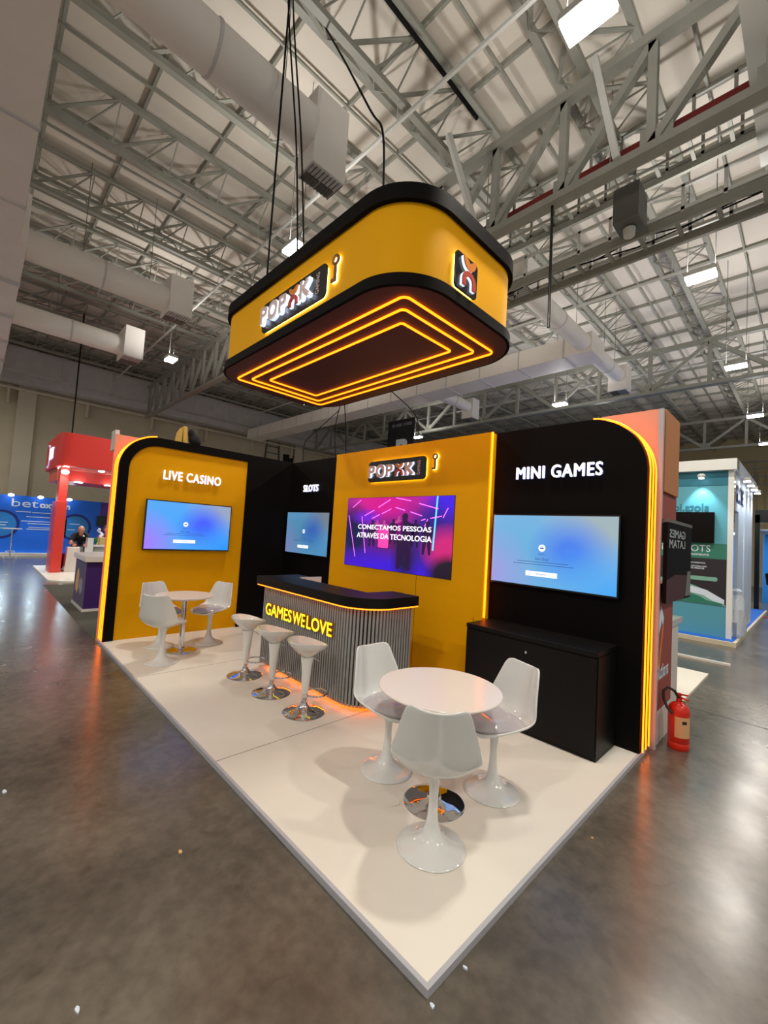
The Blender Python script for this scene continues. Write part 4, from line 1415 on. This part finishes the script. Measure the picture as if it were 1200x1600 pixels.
t = thing('red_stand', 'red stand with a tall column and a red canopy ring carrying spotlights', 'exhibition stand')
MB().prism([(-10.3, -2.55), (-6.6, -2.55), (-6.25, -2.3), (-6.15, -1.9), (-6.15, 2), (-10.3, 2)], XY, F, 0.01).build('stage_platform', M['platform'])
tag(bpy.data.objects['stage_platform'], 'pale platform with a cut corner under the red stand', 'platform')
MB().prism([(-9.0, -2.37), (-8.2, -2.37), (-8.2, -2.12), (-9.0, -2.12)], XY, .01, 2.0).build('column', M['redcol'], t, bevel=.01)
MB().box(-8.75, -8.25, -2.33, -2.14, 2.0, 2.98).build('column_neck', M['redcol'], t)
ring = rrect(-11.6, -8.2, -2.4, 1.6, .3, 8)
MB().prism(ring, XY, 3.02, 3.96).build('canopy_skin', M['red'], t, True)
MB().prism(rrect(-11.5, -8.3, -2.3, 1.5, .25, 8), XY, 3.0, 3.02).build('soffit', M['white'], t)
MB().box(-11.4, -9.4, -2.28, 1.4, 2.66, 3.0).build('inner_fascia', M['redcol'], t)
for lx, ly in ((-8.45, -2.2), (-8.75, -2.25), (-9.05, -2.25), (-8.5, -1.33), (-8.5, -.6)):
    MB().box(lx - .12, lx + .12, ly - .06, ly + .06, 2.985, 3.0).build('spot_lens', M['spot'], t)
for lx, ly in ((-9.37, -1.75), (-9.37, -.95)):
    MB().box(lx - .1, lx + .1, ly - .1, ly + .1, 2.64, 2.66).build('spot_lens', M['spot'], t)
MB().ball((-8.17, -2.24, 2.83), .05, .09, .06).build('column_spot', M['spot'], t, True)
spot_light(t, (-7.95, -2.3, 2.9), (0, radians(24), 0), 40, (1, .93, .9), 80)
for lx, ly in ((-8.6, -1.3), (-9.6, -.8)):
    spot_light(t, (lx, ly, 2.6), (0, 0, 0), 60, (.95, .95, 1), 120)
g = MB()
g.prism([(-10.6 + .32 * cos(i * pi / 12), 3.45 + .38 * sin(i * pi / 12)) for i in range(24)], XZ, -2.43, -2.402)
g.build('lit_emblem', M['ledblue'], t)
MB().prism([(-10.6 + .27 * cos(i * pi / 12), 3.45 + .33 * sin(i * pi / 12)) for i in range(24)], XZ, -2.436, -2.43).build('emblem_disc', M['red'], t)
lettering('letters', 'BET', (-10.25, -2.402, 3.3), (1, 0, 0), .8, .35, .03, (M['ledw'], M['ledblue']), t, .02)
MB().box(-9.1, -9.02, -2.06, -1.98, .95, 1.5).build('side_screen', M['blackgloss'], t)
g = MB().ball((-9.0, -1.98, .26), .16, .16, .24)
tag(g.build('red_beanbag', M['maroon'], None, True), 'dark red beanbag behind the red column', 'beanbag')

t = thing('purple_counter', 'purple reception counter with a white top and a small print, on grey carpet', 'counter')
MB().box(-3.36, -2.32, -2.5, -1.2, .02, .84).build('body', M['purple'], t)
MB().box(-3.36, -2.32, -2.503, -2.5, .02, .84).build('front_print', M['purplegrey'], t)
MB().box(-3.4, -2.26, -2.54, -1.15, .84, .93).build('top', M['whitematt'], t)
MB().box(-3.38, -2.3, -2.52, -1.18, F + .005, .02).build('plinth', M['whitematt'], t)
fn = lambda a, b, d: Vector((-3.3 + a, -2.503 - d, b))
MB().prism([(.12, .22), (.2, .28), (.3, .2), (.38, .3), (.4, .55), (.3, .66), (.2, .62), (.1, .42)], fn, 0, .003).build('tan_print', M['label_tan'], t)
MB().prism([(.4, .28), (.5, .32), (.62, .22), (.78, .3), (.74, .5), (.6, .52), (.46, .46)], fn, 0, .003).build('pale_print', mat('pale lilac print', rgb(150, 146, 170), .5), t)
tag(MB().box(-6.0, -.24, -2.69, 1.0, F, F + .005).build('grey_carpet', M['carpet']), 'dark grey carpet under the purple counter', 'carpet')


def white_cube(label, loc):
    t = thing('white_pedestal_seat', label, 'seat', loc, 0, 'white tapered seats')
    g = MB()
    vs_ = [(sx * w, sy * w, z) for z, w in ((0, .19), (.66, .15), (.7, .15)) for sx, sy in ((-1, -1), (1, -1), (1, 1), (-1, 1))]
    g.add(vs_, [(3, 2, 1, 0), (8, 9, 10, 11)] + [(j * 4 + i, j * 4 + (i + 1) % 4, j * 4 + 4 + (i + 1) % 4, j * 4 + 4 + i) for j in range(2) for i in range(4)])
    g.build('body', M['whitematt'], t, bevel=.015)
    return t


white_cube('white tapered seat in front of the man in black', (-8.5, -1.84, .01))
t2 = dup(bpy.data.objects['white_pedestal_seat'], (-9.05, -1.58, .01), .3, 'white tapered seat the man in black sits on')
t = thing('white_desk_unit', 'white high-sided desk unit behind the purple counter', 'desk')
MB().prism([(-1.7, .01), (-1.54, .01), (-1.55, 1.03), (-1.68, 1.03)], YZ, -7.7, -7.4).build('side_panel', M['white'], t)
MB().box(-7.7, -7.4, -1.54, -1.1, .8, .85).build('shelf', M['white'], t)
MB().box(-7.7, -7.4, -1.54, -1.1, .62, .66).build('lower_shelf', M['white'], t)
MB().box(-7.7, -7.66, -1.54, -1.1, .01, .8).build('back_panel', M['white'], t)
t = thing('cardboard_box', 'open cardboard box on the white desk unit', 'box', (-7.55, -1.25, .85))
MB().box(-.12, .12, -.15, .17, 0, .2).build('body', M['cardboard'], t)
MB().box(-.17, -.12, -.15, .17, .19, .2).build('flap', M['cardboard'], t)
g = MB()
for k in range(9):
    a = k * 2.4
    g.bar((-7.5, -1.47, .85), (-7.5 + .045 * cos(a), -1.47 + .045 * sin(a), .98 + .03 * (k % 3)), .02, .006)
tag(g.build('green_plant', M['leaf']), 'little green plant beside the cardboard box', 'plant')


# ------------------------------------------------------------------ people
def skin_mesh(name, verts, edges, radii, m, parent, root=0, sub=2):
    me = bpy.data.meshes.new(name)
    me.from_pydata(verts, edges, [])
    me.materials.append(m)
    o = bpy.data.objects.new(name, me)
    COL.objects.link(o)
    o.parent = parent
    o.modifiers.new('skin', 'SKIN').use_smooth_shade = True
    for i, r in enumerate(radii):
        me.skin_vertices[0].data[i].radius = (r, r) if not isinstance(r, tuple) else r
        me.skin_vertices[0].data[i].use_root = (i == root)
    s_ = o.modifiers.new('subdivision', 'SUBSURF')
    s_.levels = s_.render_levels = sub
    return o


def person(label, loc, rz, lean, top_m, seat, arms_fwd, bald=True):
    """seated figure facing +x; lean = how far the torso tips forward"""
    t = thing('person', label, 'person', loc, rz)
    sx, sz = sin(lean) * .5, cos(lean) * .5
    pel = (0, 0, seat + .1)
    chest = (sx * .62, 0, seat + .1 + sz * .62)
    neck = (sx, 0, seat + .1 + sz)
    hl = lean * 1.0
    head0 = (neck[0] + .07 * sin(hl) + .02, 0, neck[2] + .07 * cos(hl))
    V = [pel, chest, neck, head0]
    E_ = [(0, 1), (1, 2), (2, 3)]
    R_ = [(.09, .11), (.085, .11), .055, .052]
    TV, TE, TR = [pel, (sx * .3, 0, seat + .1 + sz * .3), chest, (neck[0] - .01, 0, neck[2] - .035)], [(0, 1), (1, 2), (2, 3)], [(.15, .17), (.145, .17), (.14, .18), (.075, .09)]
    JV, JE, JR = [(0, 0, seat + .1)], [], [(.15, .15)]
    for s_ in (-1, 1):
        sh = (neck[0] - .02, s_ * .17, neck[2] - .07)
        el = (sh[0] + .09 + arms_fwd * .1, s_ * .235, sh[2] - .26)
        knee = (.44, s_ * .15, seat + .09)
        wr = (knee[0] - .06 + .03, s_ * .15, seat + .2 if arms_fwd < .5 else seat + .1)
        hd = (wr[0] + .07, s_ * .135, wr[2] - .05)
        b = len(V)
        V += [sh, el, wr, hd]
        E_ += [(1, b), (b, b + 1), (b + 1, b + 2), (b + 2, b + 3)]
        R_ += [.05, .042, .03, (.026, .042)]
        hb_ = b + 3
        for f_, (dx, dy, dz) in enumerate(((.075, -.035, -.035), (.085, -.012, -.045), (.08, .012, -.045), (.065, .032, -.04), (.03, -.06 * s_ * 1, -.02))):
            b2 = len(V)
            V += [(hd[0] + dx * .55, hd[1] + dy, hd[2] + dz * .4), (hd[0] + dx * .9, hd[1] + dy * 1.05, hd[2] + dz * 1.3)]
            E_ += [(hb_, b2), (b2, b2 + 1)]
            R_ += [.0095, .008]
        b = len(TV)
        TV += [sh, ((sh[0] + el[0]) / 2 + .005, (sh[1] + el[1]) / 2, (sh[2] + el[2]) / 2), (sh[0] * .3 + el[0] * .7, sh[1] * .3 + el[1] * .7, sh[2] * .3 + el[2] * .7)]
        TE += [(2, b), (b, b + 1), (b + 1, b + 2)]
        TR += [.07, .06, .056]
        b = len(JV)
        an = (knee[0] - .02, s_ * .16, .1)
        JV += [(.03, s_ * .09, seat + .09), knee, (knee[0] + .0, s_ * .155, seat * .5), an]
        JE += [(0, b), (b, b + 1), (b + 1, b + 2), (b + 2, b + 3)]
        JR += [.1, .075, .062, .05]
    body = skin_mesh('body', V, E_, R_, M['skin'], t)
    skin_mesh('shirt', TV, TE, TR, top_m, t)
    skin_mesh('jeans', JV, JE, JR, M['jeans'], t)
    # head with face: skull, jaw, nose, brow, ears
    hm = MB()
    hm.ball((0, 0, .1), .096, .078, .115, 24, 16)
    hm.ball((.03, 0, .03), .066, .058, .065, 18, 10)
    hm.ball((.1, 0, .075), .018, .013, .022, 10, 6)
    hm.ball((.086, 0, .03), .014, .026, .008, 10, 6)
    for s_ in (-1, 1):
        hm.ball((.005, s_ * .079, .085), .022, .01, .032, 10, 6)
        hm.ball((.082, s_ * .032, .1), .018, .024, .01, 10, 6)
    hd_ = hm.build('head', M['skin'], t, True)
    hd_.location = (head0[0] - .01, 0, head0[2] + .0)
    hd_.rotation_euler = (0, hl * .8 + .15, 0)
    em = MB()
    for s_ in (-1, 1):
        em.ball((.087, s_ * .031, .09), .008, .011, .006, 8, 6)
    em.build('eyes', M['blackgloss'], hd_, True)
    if not bald:
        MB().ball((-.012, 0, .12), .1, .086, .105, 20, 12).build('hair', M['shoe'], hd_, True)
    for s_ in (-1, 1):
        MB().ball((.48, s_ * .16, .05), .13, .05, .05, 16, 8).build('shoe', M['shoe'], t, True)
    return t


man = person('bald man in a black t-shirt and jeans, bent forward with his hands at his knees', (-9.1, -1.6, .01), radians(-8), .92, M['shirt'], .71, 1.0)
lg = MB().prism([(-.03, -.02), (.03, -.02), (0, .035)], lambda a, b, d: Vector((.47 + d - b * .6, .07 + a, 1.03 + b)), 0, .004)
lg.build('shirt_print', M['print'], man)
person('person in a maroon top behind the cardboard box, mostly hidden by the wall', (-8.75, -1.0, .01), radians(-10), .12, M['maroon'], .5, 0.0, False)
t = tag(MB().box(-9.0, -8.5, -1.25, -.75, .01, .5).build('white_box_seat', M['whitematt'], None, bevel=.02), 'low white box seat under the person in maroon', 'seat')
g = MB()
for k in range(7):
    a = k * .9
    g.ball((-8.15 + .05 * cos(a), -1.27 + .05 * sin(a), 1.05 + .035 * k), .04, .04, .035, 8, 6)
g.tube([(-8.15, -1.27, .85), (-8.15, -1.27, 1.1)], .03, 8)
g.m = 0
t = tag(g.build('white_flowers', M['print'], None, True), 'bunch of white flowers before the person in maroon', 'flowers')
MB().lathe([(.05, 0), (.06, .1), (.05, .2)], (-8.15, -1.27, .8), 14).build('vase', M['white'], t)
t = tag(MB().box(-8.3, -8.0, -1.5, -1.0, .01, .8).build('white_side_table', M['white'], None, bevel=.01), 'white side table carrying the white flowers', 'table')
